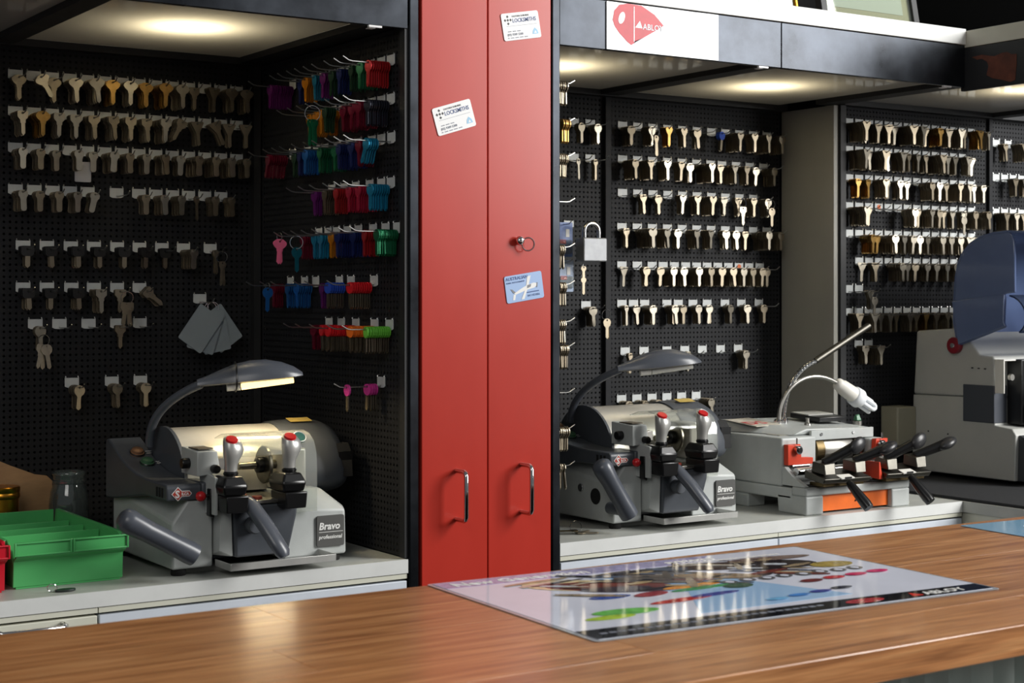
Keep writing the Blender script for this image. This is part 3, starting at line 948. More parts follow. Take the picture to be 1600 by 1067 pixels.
def bravo(O, label, lit, arm_a, arm_b, label_ring):
    t = thing('key_cutting_machine', label, 'key machine', O)
    # castings
    MB().hull([(0, 0, .012), (.073, 0, .012), (0, .29, .012), (.073, .29, .012), (0, 0, .090), (.073, 0, .128), (.028, 0, .128), (0, .2, .112), (0, .29, .112), (.02, .29, .128), (.073, .29, .128)]).build('left_casting', M_CAST, t, bevel=0.004, seg=3)
    MB().hull([(.205, 0, .012), (.327, 0, .012), (.205, .29, .012), (.327, .29, .012), (.205, 0, .098), (.325, 0, .092), (.333, .02, .094), (.333, .27, .094), (.205, .045, .131), (.296, .045, .128), (.205, .27, .131), (.296, .27, .128)]).build('right_casting', M_CAST, t, bevel=0.004, seg=3)
    MB().box(.0735, .2045, .075, .285, .012, .118).build('bed', M_CONS, t, bevel=0.002)
    MB().box(.075, .204, .020, .17, .1185, .1235).build('bed_plate', M_ALU, t, bevel=0.001)
    MB().box(.2055, .252, .005, .12, .1315, .205).build('cutter_support', M_SATIN, t, bevel=0.004)
    # console
    prof = [(-.006, .129), (-.006, .151), (-.002, .156), (.035, .157), (.100, .159), (.140, .163), (.180, .171), (.220, .185), (.255, .202), (.282, .213), (.292, .212), (.296, .205), (.296, .105), (.24, .109), (.1, .1285)]
    MB().prism(prof, 'x', -.012, .050).build('console', M_CONS, t, bevel=0.004, seg=3)
    MB().box(.0505, .073, -.006, .07, .1285, .157).build('console_shelf', M_CONS, t, bevel=0.003)
    # raised panel and buttons on the sloping console face
    def on_panel(y):
        pts = [(.100, .159), (.140, .163), (.180, .171), (.220, .185), (.255, .202), (.285, .213)]
        for (a, za), (b, zb) in zip(pts, pts[1:]):
            if a <= y <= b:
                return za + (zb - za) * (y - a) / (b - a), math.atan2(zb - za, b - a)
    for y, x, m, nm in ((.226, .022, M_BRASSB, 'start_button'), (.186, .026, mat('green_button', (66, 104, 74), .3), 'stop_button')):
        z, a = on_panel(y)
        b = MB().lathe([(.0125, -.001), (.0125, .005), (.0105, .0055), (.0105, .0095), (.007, .0115)], 20).xf(M4((x, y, z), rx=a))
        b.build(nm, m, t)
        MB().ring((x, y - .0035 * math.sin(a), z + .003), (0, -math.sin(a), math.cos(a)), .0122, .0016, 20, 6).build('button_rim', M_BLK, t)
        for q in range(2):
            MB().box(-.0005, .012 - q * .003, -.0008, .0008, 0, .0004).xf(M4((x + .0175, y + .004 - q * .006, z + .0016 + (.004 - q * .006) * math.tan(a)), rx=a)).build('button_legend', M_TXTW, t, smooth=0)
    for q in range(3):
        MB().box(-.0135, -.0122, .01 + q * .012, .016 + q * .012, .134, .150).build('vent_slot', M_RUB, t, smooth=0)
    # cylindrical cover
    def arc(r, y=.172, z=.137, a0=185, a1=-5, n=26):
        return [(y + r * math.cos(R(a0 + (a1 - a0) * k / n)), z + r * math.sin(R(a0 + (a1 - a0) * k / n))) for k in range(n + 1)]
    MB().prism(arc(.1035), 'x', .0505, .0565).build('cover_rim', M_CONS, t, smooth=30)
    MB().prism(arc(.100), 'x', .0567, .2555).build('motor_cover', M_SATIN, t, smooth=30)
    rings = []
    for x, r in ((.2557, .1025), (.285, .105), (.325, .105), (.352, .101), (.370, .092), (.378, .080), (.380, .065)):
        rings.append([(x, .172 + r * math.cos(2 * PI * k / 36), .140 + r * math.sin(2 * PI * k / 36) * (.98 if k < 18 else .35)) for k in range(36)])
    mc = MB().loft(rings).build('motor_housing', M_CONS, t, smooth=50)
    MB().prism([(.076, .140), (.082, .185), (.095, .20), (.118, .20), (.118, .135)], 'x', .355, .3815).build('vent_recess', M_RUB, mc)
    for q in range(4):
        MB().box(.355, .3830, .080 + q * .009, .083 + q * .009, .140, .186 + q * .002).build('vent_fin', M_BLK, mc)
    MB().box(-.022, .022, -.011, .011, 0, .0006).xf(M4((.305, .145, .2432), rx=R(14))).build('warning_label', mat('yellow_label', (196, 170, 92), .5), mc, smooth=0)
    # cutter wheel and brush shaft
    MB().lathe([(.006, .135), (.007, .18), (.031, .1805), (.033, .182), (.033, .186), (.031, .1875), (.016, .188), (.016, .192), (.008, .193), (.008, .2053)], 36, (0, .035, .176), 'x').build('cutter_wheel', mat('cutter_steel', (120, 116, 104), .3, 1.0, var=.1, scale=80), t)
    MB().lathe([(.010, .168), (.014, .170), (.014, .1800)], 16, (0, .035, .176), 'x').build('cutter_hub', M_BLK, t)
    # carriage
    MB().hull([(.090, -.045, .118), (.212, -.045, .118), (.086, .018, .118), (.215, .018, .118), (.102, -.030, .028), (.200, -.030, .028), (.100, .018, .028), (.204, .018, .028), (.094, -.046, .095), (.208, -.046, .095)]).build('carriage_body', M_CONS, t, bevel=0.004, seg=3)
    MB().hull([(.0755, -.03, .115), (.0885, -.042, .115), (.0755, .015, .115), (.0855, .015, .115), (.0755, -.02, .04), (.0985, -.026, .03), (.0755, .015, .03), (.0975, .015, .03)]).build('carriage_side', M_CAST, t, bevel=0.0015)
    MB().box(.084, .214, -.048, .018, .1195, .1255).build('carriage_deck', M_ALU, t, bevel=0.001)
    for x, y in ((.128, .002), (.140, -.032)):
        MB().lathe([(.009, .126), (.009, .130), (.007, .1315)], 18, (x, y, 0)).build('deck_button', mat('brown_red', (146, 62, 48), .4), t)
    clamp_jaw(t, .084)
    clamp_jaw(t, .192)
    MB().hull([(.058, -.045, .105), (.063, -.045, .105), (.058, .0, .105), (.063, .0, .105), (.058, -.045, .168), (.0635, -.045, .168), (.058, .03, .180), (.0635, .03, .180)]).build('clamp_bracket', M_CAST, t, bevel=0.001)
    # gauge block with black screws
    MB().hull([(.040, -.012, .168), (.082, -.012, .172), (.040, .06, .168), (.082, .06, .172), (.040, -.012, .210), (.076, -.012, .210), (.040, .06, .214), (.082, .06, .214)]).build('gauge_block', M_CAST, t, bevel=0.0015)
    MB().box(.045, .072, -.004, .04, .2125, .2145).build('gauge_label', mat('gauge_label', (92, 84, 70), .5, var=.2, scale=120), t, smooth=0)
    MB().lathe([(.008, .026), (.009, .028), (.009, .0395)], 16, (0, .025, .188), 'x').build('gauge_screw', M_BLK, t)
    MB().lathe([(.0065, -.026), (.0075, -.024), (.0075, -.0125)], 16, (.070, 0, .180), 'y').build('gauge_screw', M_BLK, t)
    MB().box(.0825, .102, .0, .03, .176, .196).build('gauge_arm', M_ALU, t, bevel=0.001)
    # lever in the middle
    MB().tube([(.110, -.050, .128), (.116, -.064, .119), (.127, -.092, .091), (.138, -.114, .062), (.145, -.124, .046), (.147, -.127, .039)], [.013, .0155, .0160, .0155, .0148, .010], 16, flat=.75).build('feed_lever', M_ARM, t, smooth=60)
    MB().lathe([(.013, -.062), (.015, -.058), (.015, -.0465)], 18, (.126, 0, .085), 'y').build('lever_boss', M_CONS, t)
    # big carriage handle on the left
    a, b = Vector(arm_a), Vector(arm_b)
    d = (b - a).normalized()
    MB().tube([a - d * .008, a - d * .002, a + d * .01, a + (b - a) * .35, a + (b - a) * .8, b, b + d * .012], [.011, .0185, .0205, .0178, .0180, .0190, .0185], 18).build('carriage_handle', M_ARM, t, smooth=60)
    MB().lathe([(.012, b.y + .008), (.012, -.0005)], 16, (b.x, 0, b.z), 'y').build('handle_pivot', M_CONS, t)
    if not lit:
        MB().lathe([(.0165, -.0015), (.0165, .001)], 22, (0, .060, .062), 'x').build('side_hole', M_RUB, t)
        MB().lathe([(.0075, -.004), (.0085, -.003), (.0085, .001)], 18, (0, .110, .075), 'x').build('side_screw', M_CHROME, t)
    # red ball
    MB().sphere((.042, -.022, .136), .0088, 16, 12).build('red_ball', M_REDP, t)
    MB().cyl((.050, -.022, .136), (.0565, -.022, .136), .003).build('ball_stem', M_BLK, t)
    MB().hull([(.055, -.03, .102), (.0635, -.03, .098), (.055, -.014, .102), (.0635, -.014, .098), (.056, -.03, .148), (.0665, -.03, .148), (.056, -.014, .148), (.0665, -.014, .148)]).build('latch', M_BLK, t, bevel=0.0015)
    # clear chip guard
    pr = [(.10, .222), (.07, .231), (.04, .234), (.015, .230), (-.004, .218), (-.014, .198), (-.0165, .17), (-.0165, .095)]
    MB().sheet(pr[:6], 'x', .118, .207, .002).build('chip_guard', M_ACRYL, t, smooth=50)
    MB().sheet(pr, 'x', .2075, .262, .002).build('chip_guard', M_ACRYL, t, smooth=50)
    if label_ring:
        MB().cyl((.232, -.0065, .2245), (.232, -.0085, .2265), .012, .012, 24).build('guard_sticker', mat('blue_sticker' if lit is False else 'green_sticker', (44, 92, 150) if lit is False else (58, 104, 92), .4), t)
        MB().ring((.232, -.0087, .2267), (0, -.7, .7), .0112, .0009, 24, 4).build('sticker_rim', M_TXTW, t)
    # swarf tray
    tr = MB().box(.078, .272, -.066, .0, .0125, .0140).box(.078, .272, -.0675, -.066, .0125, .0245).box(.0765, .078, -.0675, -.0005, .0125, .0245).box(.272, .2735, -.0675, -.0005, .0125, .0245)
    tr.build('swarf_tray', M_TRAY, t, bevel=0.0004)
    for x, y in ((.018, .018), (.31, .018), (.018, .27), (.31, .27)):
        MB().lathe([(.012, 0.0), (.013, .002), (.013, .0118)], 18, (x, y, 0)).build('foot', M_RUB, t)
    # maker's plate and badge
    bd = MB().prism(rrect(.268, .322, .028, .083, .004), 'y', -.0042, -.0005).build('badge', mat('badge_grey', (78, 78, 76), .5), t, smooth=0)
    text('Bravo', .0175, M_TXTW, bd, (.2715, -.0043, .0585), bold=.0005, shear=.15)
    MB().box(.2715, .319, -.0048, -.0043, .0535, .0543).build('badge_line', M_TXTW, bd, smooth=0)
    text('professional', .0094, M_TXTW, bd, (.2715, -.0043, .042), bold=.0002, shear=.15)
    lg = MB().prism([(.004, .1405), (.0155, .1525), (.0225, .1455), (.036, .1455), (.0405, .1405), (.036, .1355), (.0225, .1355), (.0155, .1285)], 'y', -.0072, -.0062).build('maker_logo', M_TXTW, t, smooth=0)
    lg.location = (-.008, 0, 0)
    MB().prism([(.0056, .1405), (.0155, .1508), (.0220, .1441), (.0355, .1441), (.0387, .1405), (.0355, .1369), (.0220, .1369), (.0155, .1302)], 'y', -.0076, -.0073).build('logo_field', mat('logo_red', (176, 56, 44), .4), lg, smooth=0)
    text('S', .017, M_TXTW, lg, (.0104, -.0078, .1345), bold=.0006)
    text('ILCA', .0062, M_TXTW, lg, (.0215, -.0078, .1383), bold=.0003)
    # lamp
    arm = bez((.036, .20, .204), (.030, .19, .255), (.045, .15, .290), (.092, .098, .318), 14)
    MB().tube(arm, .0078, 12).build('lamp_arm', M_ARM, t, smooth=60)
    rings = []
    A, B = Vector((.086, .102, .316)), Vector((.262, .045, .332))
    ax = (B - A)
    side = Vector((-ax.y, ax.x, 0)).normalized()
    for f, wd, ht in ((0, .009, .010), (.08, .012, .014), (.2, .022, .022), (.35, .031, .031), (.5, .036, .035), (.65, .038, .034), (.8, .036, .027), (.92, .028, .017), (1.0, .016, .006)):
        c = A + ax * f
        rg = [c + side * wd * math.cos(PI * k / 12) + Vector((0, 0, ht * math.sin(PI * k / 12))) for k in range(13)]
        rg += [c + side * wd * (-1 + 2 * k / 6) * .95 + Vector((0, 0, -.003)) for k in range(1, 6)]
        rings.append(rg)
    hd = MB().loft(rings).build('lamp_hood', M_ARM, t, smooth=40)
    um = mat('lamp_tube_lit', (255, 222, 150), .4, emit=2.2) if lit else mat('lamp_tube_off', (222, 222, 214), .4)
    MB().tube([A + ax * .42 + Vector((0, 0, -.0105)), A + ax * .92 + Vector((0, 0, -.0075))], .0058, 12).build('lamp_tube', um, hd, smooth=60)
    MB().tube([A + ax * .28 + Vector((0, 0, -.010)), A + ax * .41 + Vector((0, 0, -.0105))], .0062, 12).build('lamp_holder', M_WHITEP, hd, smooth=60)
    if lit:
        c = A + ax * .36
        rg = MB()
        pts = [c + side * .034 * math.cos(2 * PI * k / 24) + Vector((0, 0, (.034 if math.sin(2 * PI * k / 24) > 0 else .018) * math.sin(2 * PI * k / 24))) for k in range(25)]
        rg.tube(pts, .0016, 6, cap=False).build('strap', M_BLK, hd)
        l = bpy.data.lights.new('lamp_light', 'AREA')
        l.shape = 'RECTANGLE'
        l.size, l.size_y = .09, .012
        l.energy = 0.55
        l.color = (1.0, .80, .50)
        lo = bpy.data.objects.new('lamp_light', l)
        COL.objects.link(lo)
        lo.parent = t
        lo.location = A + ax * .67 + Vector((0, 0, -.0185))
        lo.rotation_euler = (0, 0, math.atan2(ax.y, ax.x))
    return t


bravo((1.005, 2.56, ZW), 'grey key machine with lit lamp in the left alcove', True, (-.102, -.052, .112), (.006, -.058, .050), True)
bravo((1.953, 2.587, ZW), 'grey key machine with unlit lamp right of red cabinet', False, (-.068, -.050, .140), (-.010, -.058, .046), True)

# ------------------------------------------------------------------ older grey and orange key machine with goosenecks
t = thing('duplicating_machine', 'grey and orange key machine with two gooseneck lamps', 'key machine', (2.42, 2.52, ZW))
b = MB()
b.box(0, .319, 0.0, .045, .041, .060)
b.hull([(0, 0, 0), (.052, 0, 0), (0, .088, 0), (.052, .088, 0), (0, 0, .0412), (.052, 0, .0412), (0, .092, .0412), (.052, .092, .0412)])
b.hull([(.262, 0, 0), (.319, 0, 0), (.262, .088, 0), (.319, .088, 0), (.262, 0, .0412), (.319, 0, .0412), (.262, .092, .0412), (.319, .092, .0412)])
b.box(0, .319, .045, .33, .030, .056)
b.box(0, .052, .185, .33, 0, .0302).box(.262, .319, .185, .33, 0, .0302)
b.build('base_casting', M_CAST, t, bevel=0.004, seg=3)
MB().box(.0525, .2615, .012, .018, .005, .0408).build('orange_panel', M_ORANGE, t)
MB().lathe([(.0022, .0105), (.0022, .0118)], 10, (.16, 0, .022), 'y').build('panel_screw', M_BLK, t)
for x in (0.0005, .3065):
    MB().prism([(.004, .0605), (.075, .0605), (.075, .100), (.068, .100), (.045, .082), (.004, .062)], 'x', x, x + .012).build('wing_plate', M_CAST, t, bevel=0.0015)
MB().box(.0, .104, .076, .33, .0565, .162).build('left_housing', M_CAST, t, bevel=0.005, seg=3)
MB().box(.272, .319, .076, .33, .0565, .148).build('right_housing', M_CAST, t, bevel=0.005, seg=3)
MB().box(.1045, .2715, .180, .33, .0565, .150).build('rear_housing', M_CONS, t)
MB().hull([(.06, .105, .163), (.30, .105, .163), (.0, .33, .163), (.319, .33, .163), (.10, .10, .176), (.30, .10, .171), (.02, .33, .186), (.319, .33, .180)]).build('top_cover', M_CAST, t, bevel=0.003)
MB().box(.105, .300, .0925, .0995, .150, .172).build('front_bar', M_CAST, t, bevel=0.001)
for x in (.135, .235):
    MB().lathe([(.0035, .0905), (.0035, .0922)], 10, (x, 0, .163), 'y').build('bar_screw', M_CHROME, t)
MB().lathe([(.0315, .148), (.0325, .15), (.0325, .238), (.0315, .24)], 36, (0, .125, .126), 'x').build('drum', M_ALU, t)
for x0, x1 in ((.118, .147), (.241, .268)):
    MB().lathe([(.02, x0), (.037, x0 + .003), (.037, x1 - .003), (.03, x1)], 32, (0, .125, .126), 'x').build('drum_hub', M_BRONZE, t)
MB().lathe([(.012, .1045), (.014, .1065), (.014, .1178)], 6, (0, .125, .126), 'x').build('drum_nut', M_BRASS, t)
for x, s in ((.006, 1), (.314, -1)):
    MB().prism([(x, .103), (x + s * .075, .103), (x + s * .075, .117), (x + s * .040, .119), (x + s * .037, .148), (x, .148)], 'y', .062, .0755).build('red_bracket', M_SCAR, t, bevel=0.001)
    bk = MB().lathe([(.0095, .052), (.0095, .0615)], 18, (x + s * .025, 0, .136), 'y').build('clamp_ring', M_CHROME, t)
    MB().lathe([(.006, .0495), (.006, .0518)], 14, (x + s * .025, 0, .136), 'y').build('clamp_bolt', M_BLK, t)
    MB().cyl((x + s * .022, .058, .1485), (x + s * .022, .058, .162), .0018).build('clamp_pin', M_CHROME, t)
MB().cyl((.013, .045, .0905), (.306, .045, .0905), .0085).build('slide_bar', M_CHROME, t)
MB().box(.014, .305, .012, .072, .0608, .066).build('slide_bed', M_BLK, t)
MB().cyl((.020, .066, .1005), (.07, .066, .1005), .0045).build('stop_rod', M_CHROME, t)


M_BLKD = mat('worn_black_plastic', (40, 40, 42), .34)
M_TOOL = mat('worn_tool_steel', (92, 90, 84), .42, 1.0, var=.06, scale=60)


def old_clamp(cx, extra):
    c = MB().hull([(cx - .070, -.045, .082), (cx + .070, -.045, .080), (cx - .070, .018, .098), (cx + .070, .018, .096), (cx - .070, -.040, .072), (cx + .066, -.040, .070), (cx - .068, .02, .080), (cx + .068, .02, .080)]).build('clamp_plate', M_TOOL, t, bevel=0.002)
    MB().box(cx - .06, cx + .06, -.030, .012, .064, .0722).build('clamp_underside', M_BRONZE, c)
    MB().hull([(cx - .024, -.0485, .082), (cx + .016, -.0485, .082), (cx - .024, -.030, .0885), (cx + .016, -.030, .0885), (cx - .024, -.0465, .079), (cx + .016, -.0465, .079)]).build('scale_plate', M_WHITEP, c, bevel=0.0008)
    MB().box(cx - .014, cx + .006, -.0490, -.0480, .0805, .0845).build('scale_window', M_BLK, c)
    for sx in (-.046, .046):
        x = cx + sx
        MB().hull([(x - .016, -.038, .090), (x + .014, -.038, .090), (x - .016, .005, .094), (x + .014, .005, .094), (x - .012, -.030, .112), (x + .020, -.030, .114), (x - .012, .006, .116), (x + .020, .006, .118)]).build('jaw_block', M_TOOL, c, bevel=0.0015)
        tip = Vector((x + .062, -.045, .147 if sx < 0 else .138))
        st = Vector((x + .002, -.014, .113))
        MB().tube([st, st + (tip - st) * .4, tip], [.0105, .0105, .0120], 14).build('knob_stem', M_BLK, c, smooth=60)
        e = (tip - st).normalized()
        ang = math.atan2(e.z, e.x)
        MB().sphere((0, 0, 0), 1.0, 18, 12, (.025, .011, .0165) if sx < 0 else (.027, .018, .0115)).xf(M4(tip + e * .008, ry=-ang)).build('wing_knob', M_BLKD, c, smooth=60)
    a, bb = Vector((cx - .004, -.048, .074)), Vector((cx + .006, -.098, .022))
    MB().tube([a, a + (bb - a) * .12, a + (bb - a) * .3, a + (bb - a) * .85, bb], [.006, .0090, .0098, .0125, .0112], 16).build('clamp_handle', M_BLK, c, smooth=60)
    if extra:
        MB().hull([(cx - .082, -.03, .07), (cx - .0705, -.03, .07), (cx - .082, .02, .074), (cx - .0705, .02, .074), (cx - .082, -.03, .108), (cx - .078, -.03, .108), (cx - .082, .02, .108), (cx - .078, .02, .108)]).build('red_guard', M_SCAR, c, bevel=0.001)


old_clamp(.082, False)
old_clamp(.272, True)
g1 = bez((.140, .22, .178), (.138, .22, .25), (.165, .21, .305), (.228, .20, .323), 16)
MB().tube(g1, .0058, 10).build('gooseneck', M_CHROME, t, smooth=60)
MB().tube([(.222, .20, .3215), (.232, .20, .3265), (.396, .20, .402)], [.0070, .0076, .0076], 12).build('lamp_rod', M_TOOL, t, smooth=60)
for i in range(22):
    p = g1[min(15, int(i * 16 / 22))].lerp(g1[min(16, int(i * 16 / 22) + 1)], (i * 16 / 22) % 1)
    q = g1[min(16, int(i * 16 / 22) + 1)] - g1[min(15, int(i * 16 / 22))]
    MB().ring(p, q, .0058, .0010, 12, 4).build('gooseneck_coil', M_CHROME, t)
g2 = bez((.122, .215, .178), (.118, .22, .255), (.190, .20, .315), (.287, .20, .270), 16)
MB().tube(g2, .0050, 10).build('gooseneck', M_ALU, t, smooth=60)
MB().lathe([(.010, .1765), (.010, .190), (.007, .194)], 14, (.140, .22, 0)).build('gooseneck_base', M_CHROME, t)
MB().lathe([(.010, .1765), (.010, .186), (.007, .190)], 14, (.118, .215, 0)).build('gooseneck_base', M_CHROME, t)
p0, p1, p2 = Vector((.288, .20, .2690)), Vector((.362, .20, .229)), Vector((.414, .20, .197))
dd = (p1 - p0).normalized()
sk = MB().tube([p0, p0 + dd * .006, p0 + dd * .02, p0 + dd * .022, p0 + dd * .062], [.008, .0145, .0158, .0175, .0190], 20).build('bulb_socket', M_WHITEP, t, smooth=50)
MB().tube([p0 + dd * .063, p0 + dd * .066, p1, p1 + dd * .008], [.0185, .0225, .0235, .019], 20).build('bulb_base', mat('bulb_white', (232, 236, 240), .3), t, smooth=50)
n1 = dd.cross(Vector((0, 1, 0))).normalized()
n2 = Vector((0, 1, 0))
for k in range(3):
    a = 2 * PI * k / 3 + .5
    c = n1 * math.cos(a) * .0115 + n2 * math.sin(a) * .0115
    s_ = (n1 * -math.sin(a) + n2 * math.cos(a)) * .0062
    q0 = p1 + dd * .006 + c
    MB().tube([q0 - s_, q0 - s_ + dd * .036, q0 - s_ * .7 + dd * .041, q0 + dd * .0435, q0 + s_ * .7 + dd * .041, q0 + s_ + dd * .036, q0 + s_], .0052, 10).build('bulb_tube', mat('bulb_white', (232, 236, 240), .3), sk, smooth=60)
MB().lathe([(.009, .172), (.0095, .174), (.008, .181), (.0045, .183), (.004, .192), (.0055, .194)], 16, (.163, .165, 0)).build('top_screw', M_ALU, t)
MB().lathe([(.0105, .172), (.0105, .181), (.0085, .1815)], 16, (.312, .155, 0)).build('switch_collar', M_ALU, t)
MB().hull([(.304, .148, .182), (.320, .148, .182), (.304, .162, .182), (.320, .162, .182), (.306, .152, .195), (.316, .152, .197), (.306, .158, .195), (.316, .158, .197)]).build('green_switch', mat('switch_green', (70, 118, 88), .35), t, bevel=0.002)
M_DSRED = mat('ds_red', (182, 44, 52), .45)
lb = MB().hull([(.03, .19, .1775), (.105, .19, .1785), (.03, .30, .1855), (.105, .30, .1865), (.03, .19, .179), (.105, .19, .180), (.03, .30, .187), (.105, .30, .188)]).build('maker_plate', mat('worn_cream_plate', (196, 190, 176), .5, var=.1, scale=50), t)
text('DS', .05, M_DSRED, lb, (.032, .215, .1815), (R(4), 0, 0), bold=.001)
MB().box(.035, .090, .120, .165, .1625, .1632).build('worn_label', mat('worn_label', (150, 146, 134), .6, var=.2, scale=90), t, smooth=0)
t = thing('calculator', 'flat black device with pale notepad on the orange key machine', 'calculator', (2.672, 2.742, 1.0835), R(-6))
t.rotation_euler = (R(2.2), R(-0.8), R(-6))
MB().box(-.040, .040, -.055, .055, 0, .011).build('case', M_BLK, t, bevel=0.0015)
MB().box(-.038, .034, -.012, .053, .0113, .0135).build('notepad', mat('notepad', (176, 176, 170), .6), t)

# ------------------------------------------------------------------ big grey machine with blue visor in the corner
o = MB().hull([(2.905, 2.22, ZW + .0008), (2.905, 2.70, ZW + .0008), (3.6, 2.22, ZW + .0008), (3.6, 2.93, ZW + .0008), (3.0, 2.93, ZW + .0008),
               (2.905, 2.22, ZW + .007), (2.905, 2.70, ZW + .007), (3.6, 2.22, ZW + .007), (3.6, 2.93, ZW + .007), (3.0, 2.93, ZW + .007)]).build('rubber_mat', mat('charcoal_mat', (34, 35, 38), .75, var=.1, scale=60), bevel=0.001)
tag(o, 'black rubber mat under the big grey machine', 'mat')
t = thing('electronic_key_machine', 'big pale grey machine with blue visor in the right corner', 'key machine', (3.18, 2.60, ZW + .0072))
MB().prism([(.318, .012), (-.012, .012), (-.016, .125), (-.005, .140), (.049, .145), (.049, .2125), (.314, .2085)], 'x', 0, .36).build('lower_body', M_MACH, t, bevel=0.003, seg=3)
MB().prism([(.3135, .2095), (.049, .2135), (.049, .312), (.056, .316), (.096, .318), (.128, .356), (.182, .3825), (.303, .375)], 'x', 0, .36).build('upper_body', M_MACH, t, bevel=0.006, seg=3)
MB().prism([(.146, .150), (.0475, .150), (.0475, .243), (.146, .243)], 'x', -.003, .045).build('dark_side_box', mat('slate_box', (66, 70, 78), .45), t, bevel=0.0015)
MB().prism([(-.0125, .012), (-.045, .012), (-.045, .115), (-.0165, .125)], 'x', .010, .35).build('front_panel', mat('charcoal_panel', (52, 54, 58), .45), t, bevel=0.002)
for y, z in ((.118, .285), (.098, .2845), (.078, .284)):
    MB().box(-.0012, .001, y - .003, y + .003, z - .0015, z + .0015).build('side_slot', M_BLK, t, smooth=0)
for y, z in ((.262, .116), (.197, .113)):
    MB().lathe([(.0022, -.001), (.0022, .001)], 10, (0, y, z), 'x').build('side_screw', M_BLK, t)
MB().lathe([(.019, -.016), (.021, -.014), (.021, -.002), (.019, -.001)], 24, (0, .168, .340), 'x').build('red_pivot', mat('pivot_red', (122, 22, 36), .35), t)
MB().lathe([(.006, -.019), (.007, -.0165)], 16, (0, .168, .340), 'x').build('pivot_screw', M_CHROME, t)
br = MB().box(.0, .045, .020, .0485, .305, .309).box(.0, .0035, .020, .0485, .225, .305)
br.build('front_bracket', M_WHITEP, t, bevel=0.001)
MB().lathe([(.008, .012), (.009, .0145), (.009, .0195)], 16, (.022, 0, .265), 'y').build('bracket_knob', M_ALU, t)
mech = MB().box(.046, .355, .004, .0485, .147, .308).box(.06, .32, -.02, .003, .150, .20).box(.08, .30, -.04, .003, .201, .245).box(.10, .16, -.03, .003, .246, .305).box(.22, .28, -.03, .003, .246, .30)
mech.build('cutting_head', M_BLK, t, bevel=0.002)
MB().cyl((.13, -.02, .205), (.13, -.075, .205), .013).build('head_knob', M_BLK, t)
MB().cyl((.06, -.035, .224), (.32, -.035, .224), .006).build('head_rod', M_CHROME, t)
HO = [(.159, .336), (.172, .40), (.171, .455), (.166, .515), (.157, .55), (.141, .578), (.117, .600), (.085, .615), (.045, .6235), (.0, .6265), (-.06, .622), (-.105, .604)]
v = MB().sheet(HO, 'x', -.010, .370, .005).build('visor', M_BLUEHOOD, t, smooth=60)
SIDE = [(.155, .338), (.168, .40), (.167, .455), (.162, .513), (.153, .547), (.138, .574), (.115, .595), (.084, .610), (.045, .6185), (.0, .6215), (-.012, .615), (-.020, .60), (-.0225, .56), (-.0225, .474), (.006, .471), (.010, .40), (.004, .389)]
MB().prism(SIDE, 'x', -.012, -.005).build('visor_side', M_BLUEHOOD, v, smooth=40, bevel=0.003)
MB().prism(SIDE, 'x', .365, .372).build('visor_side', M_BLUEHOOD, v, smooth=40, bevel=0.003)
MB().prism([(.150, .342), (.171, .452), (.006, .4705), (.009, .402), (.002, .392)], 'x', -.0165, -.0125).build('visor_lower_panel', M_BLUEHOOD, v, bevel=0.003)
fr = bez((-.0, .4685, 0), (-.05, .46, 0), (-.07, .40, 0), (-.03, .375, 0), 10)
MB().sheet([(p.x, p.y) for p in fr], 'x', -.004, .364, .004).build('visor_pouch', mat_glass('smoked_visor_glass', (96, 110, 140), .05, .25), v, smooth=60)
o = MB().hull([(-.02, -.03, 0), (.05, -.03, 0), (-.02, .03, 0), (.05, .03, 0), (-.02, -.03, .10), (.05, -.03, .10), (-.02, .03, .10), (.05, .03, .10)]).build('switch_box', mat('beige_box', (148, 144, 126), .5), bevel=0.004, loc=(3.165, 2.96 - .04, 1.005 - .04))
o.location = (3.130, 2.965 - .0325, .985)
tag(o, 'small beige box on the pegboard behind the big grey machine', 'switch box')

# ------------------------------------------------------------------ things on the left worktop
def bin_(label, x0, x1, y0, y1, h, m, dividers):
    t = thing('storage_bin', label, 'bin', ((x0 + x1) / 2, y0, ZW))
    W = (x1 - x0) / 2
    D = y1 - y0
    th = .003
    i = .008     # walls lean outwards
    MB().hull([(-W + i, .004, 0.0003), (W - i, .004, .0003), (-W + i, D - .004, .0003), (W - i, D - .004, .0003), (-W + i, .004, .003), (W - i, .004, .003), (-W + i, D - .004, .003), (W - i, D - .004, .003)]).build('floor_panel', m, t)
    for s in (-1, 1):
        MB().hull([(s * (W - i), .004, .003), (s * (W - i - th), .004, .003), (s * (W - i), D - .004, .003), (s * (W - i - th), D - .004, .003),
                   (s * W, .03, h), (s * (W - th), .03, h), (s * W, D, h), (s * (W - th), D, h), (s * W, .004, h - .014), (s * (W - th), .004, h - .014)]).build('side_wall', m, t, bevel=0.0008)
        MB().box(*(sorted((s * W, s * (W + .005)))), .03, D, h - .008, h).build('side_rim', m, t, bevel=0.001)
    MB().box(-W + i, W - i, D - .006, D - .003, .003, h).build('back_wall', m, t, bevel=0.0008)
    MB().prism([(.004, .003), (.004 + th, .003), (.002 + th, h - .03), (-.012 + th, h - .022), (-.014 + th, h), (-.014, h), (-.014, h - .024), (.002, h - .032)], 'x', -W + i * .4, W - i * .4).build('front_wall', m, t, bevel=0.001)
    fl = MB()
    for a, b in ((-W + .0, -.001), (.001, W)):
        fl.box(a, a + .003, -.017, -.0142, h - .022, h).box(b - .003, b, -.017, -.0142, h - .022, h).box(a + .003, b - .003, -.017, -.0142, h - .022, h - .0195).box(a + .003, b - .003, -.017, -.0142, h - .0025, h)
    fl.build('label_holder', m, t, bevel=0.0006)
    for q in range(dividers):
        y = D * (.30 + q * .22)
        MB().box(-W + i, W - i, y, y + .0025, .0035, h - .006 - .002 * q).build('divider', m, t, bevel=0.0006)
    return t


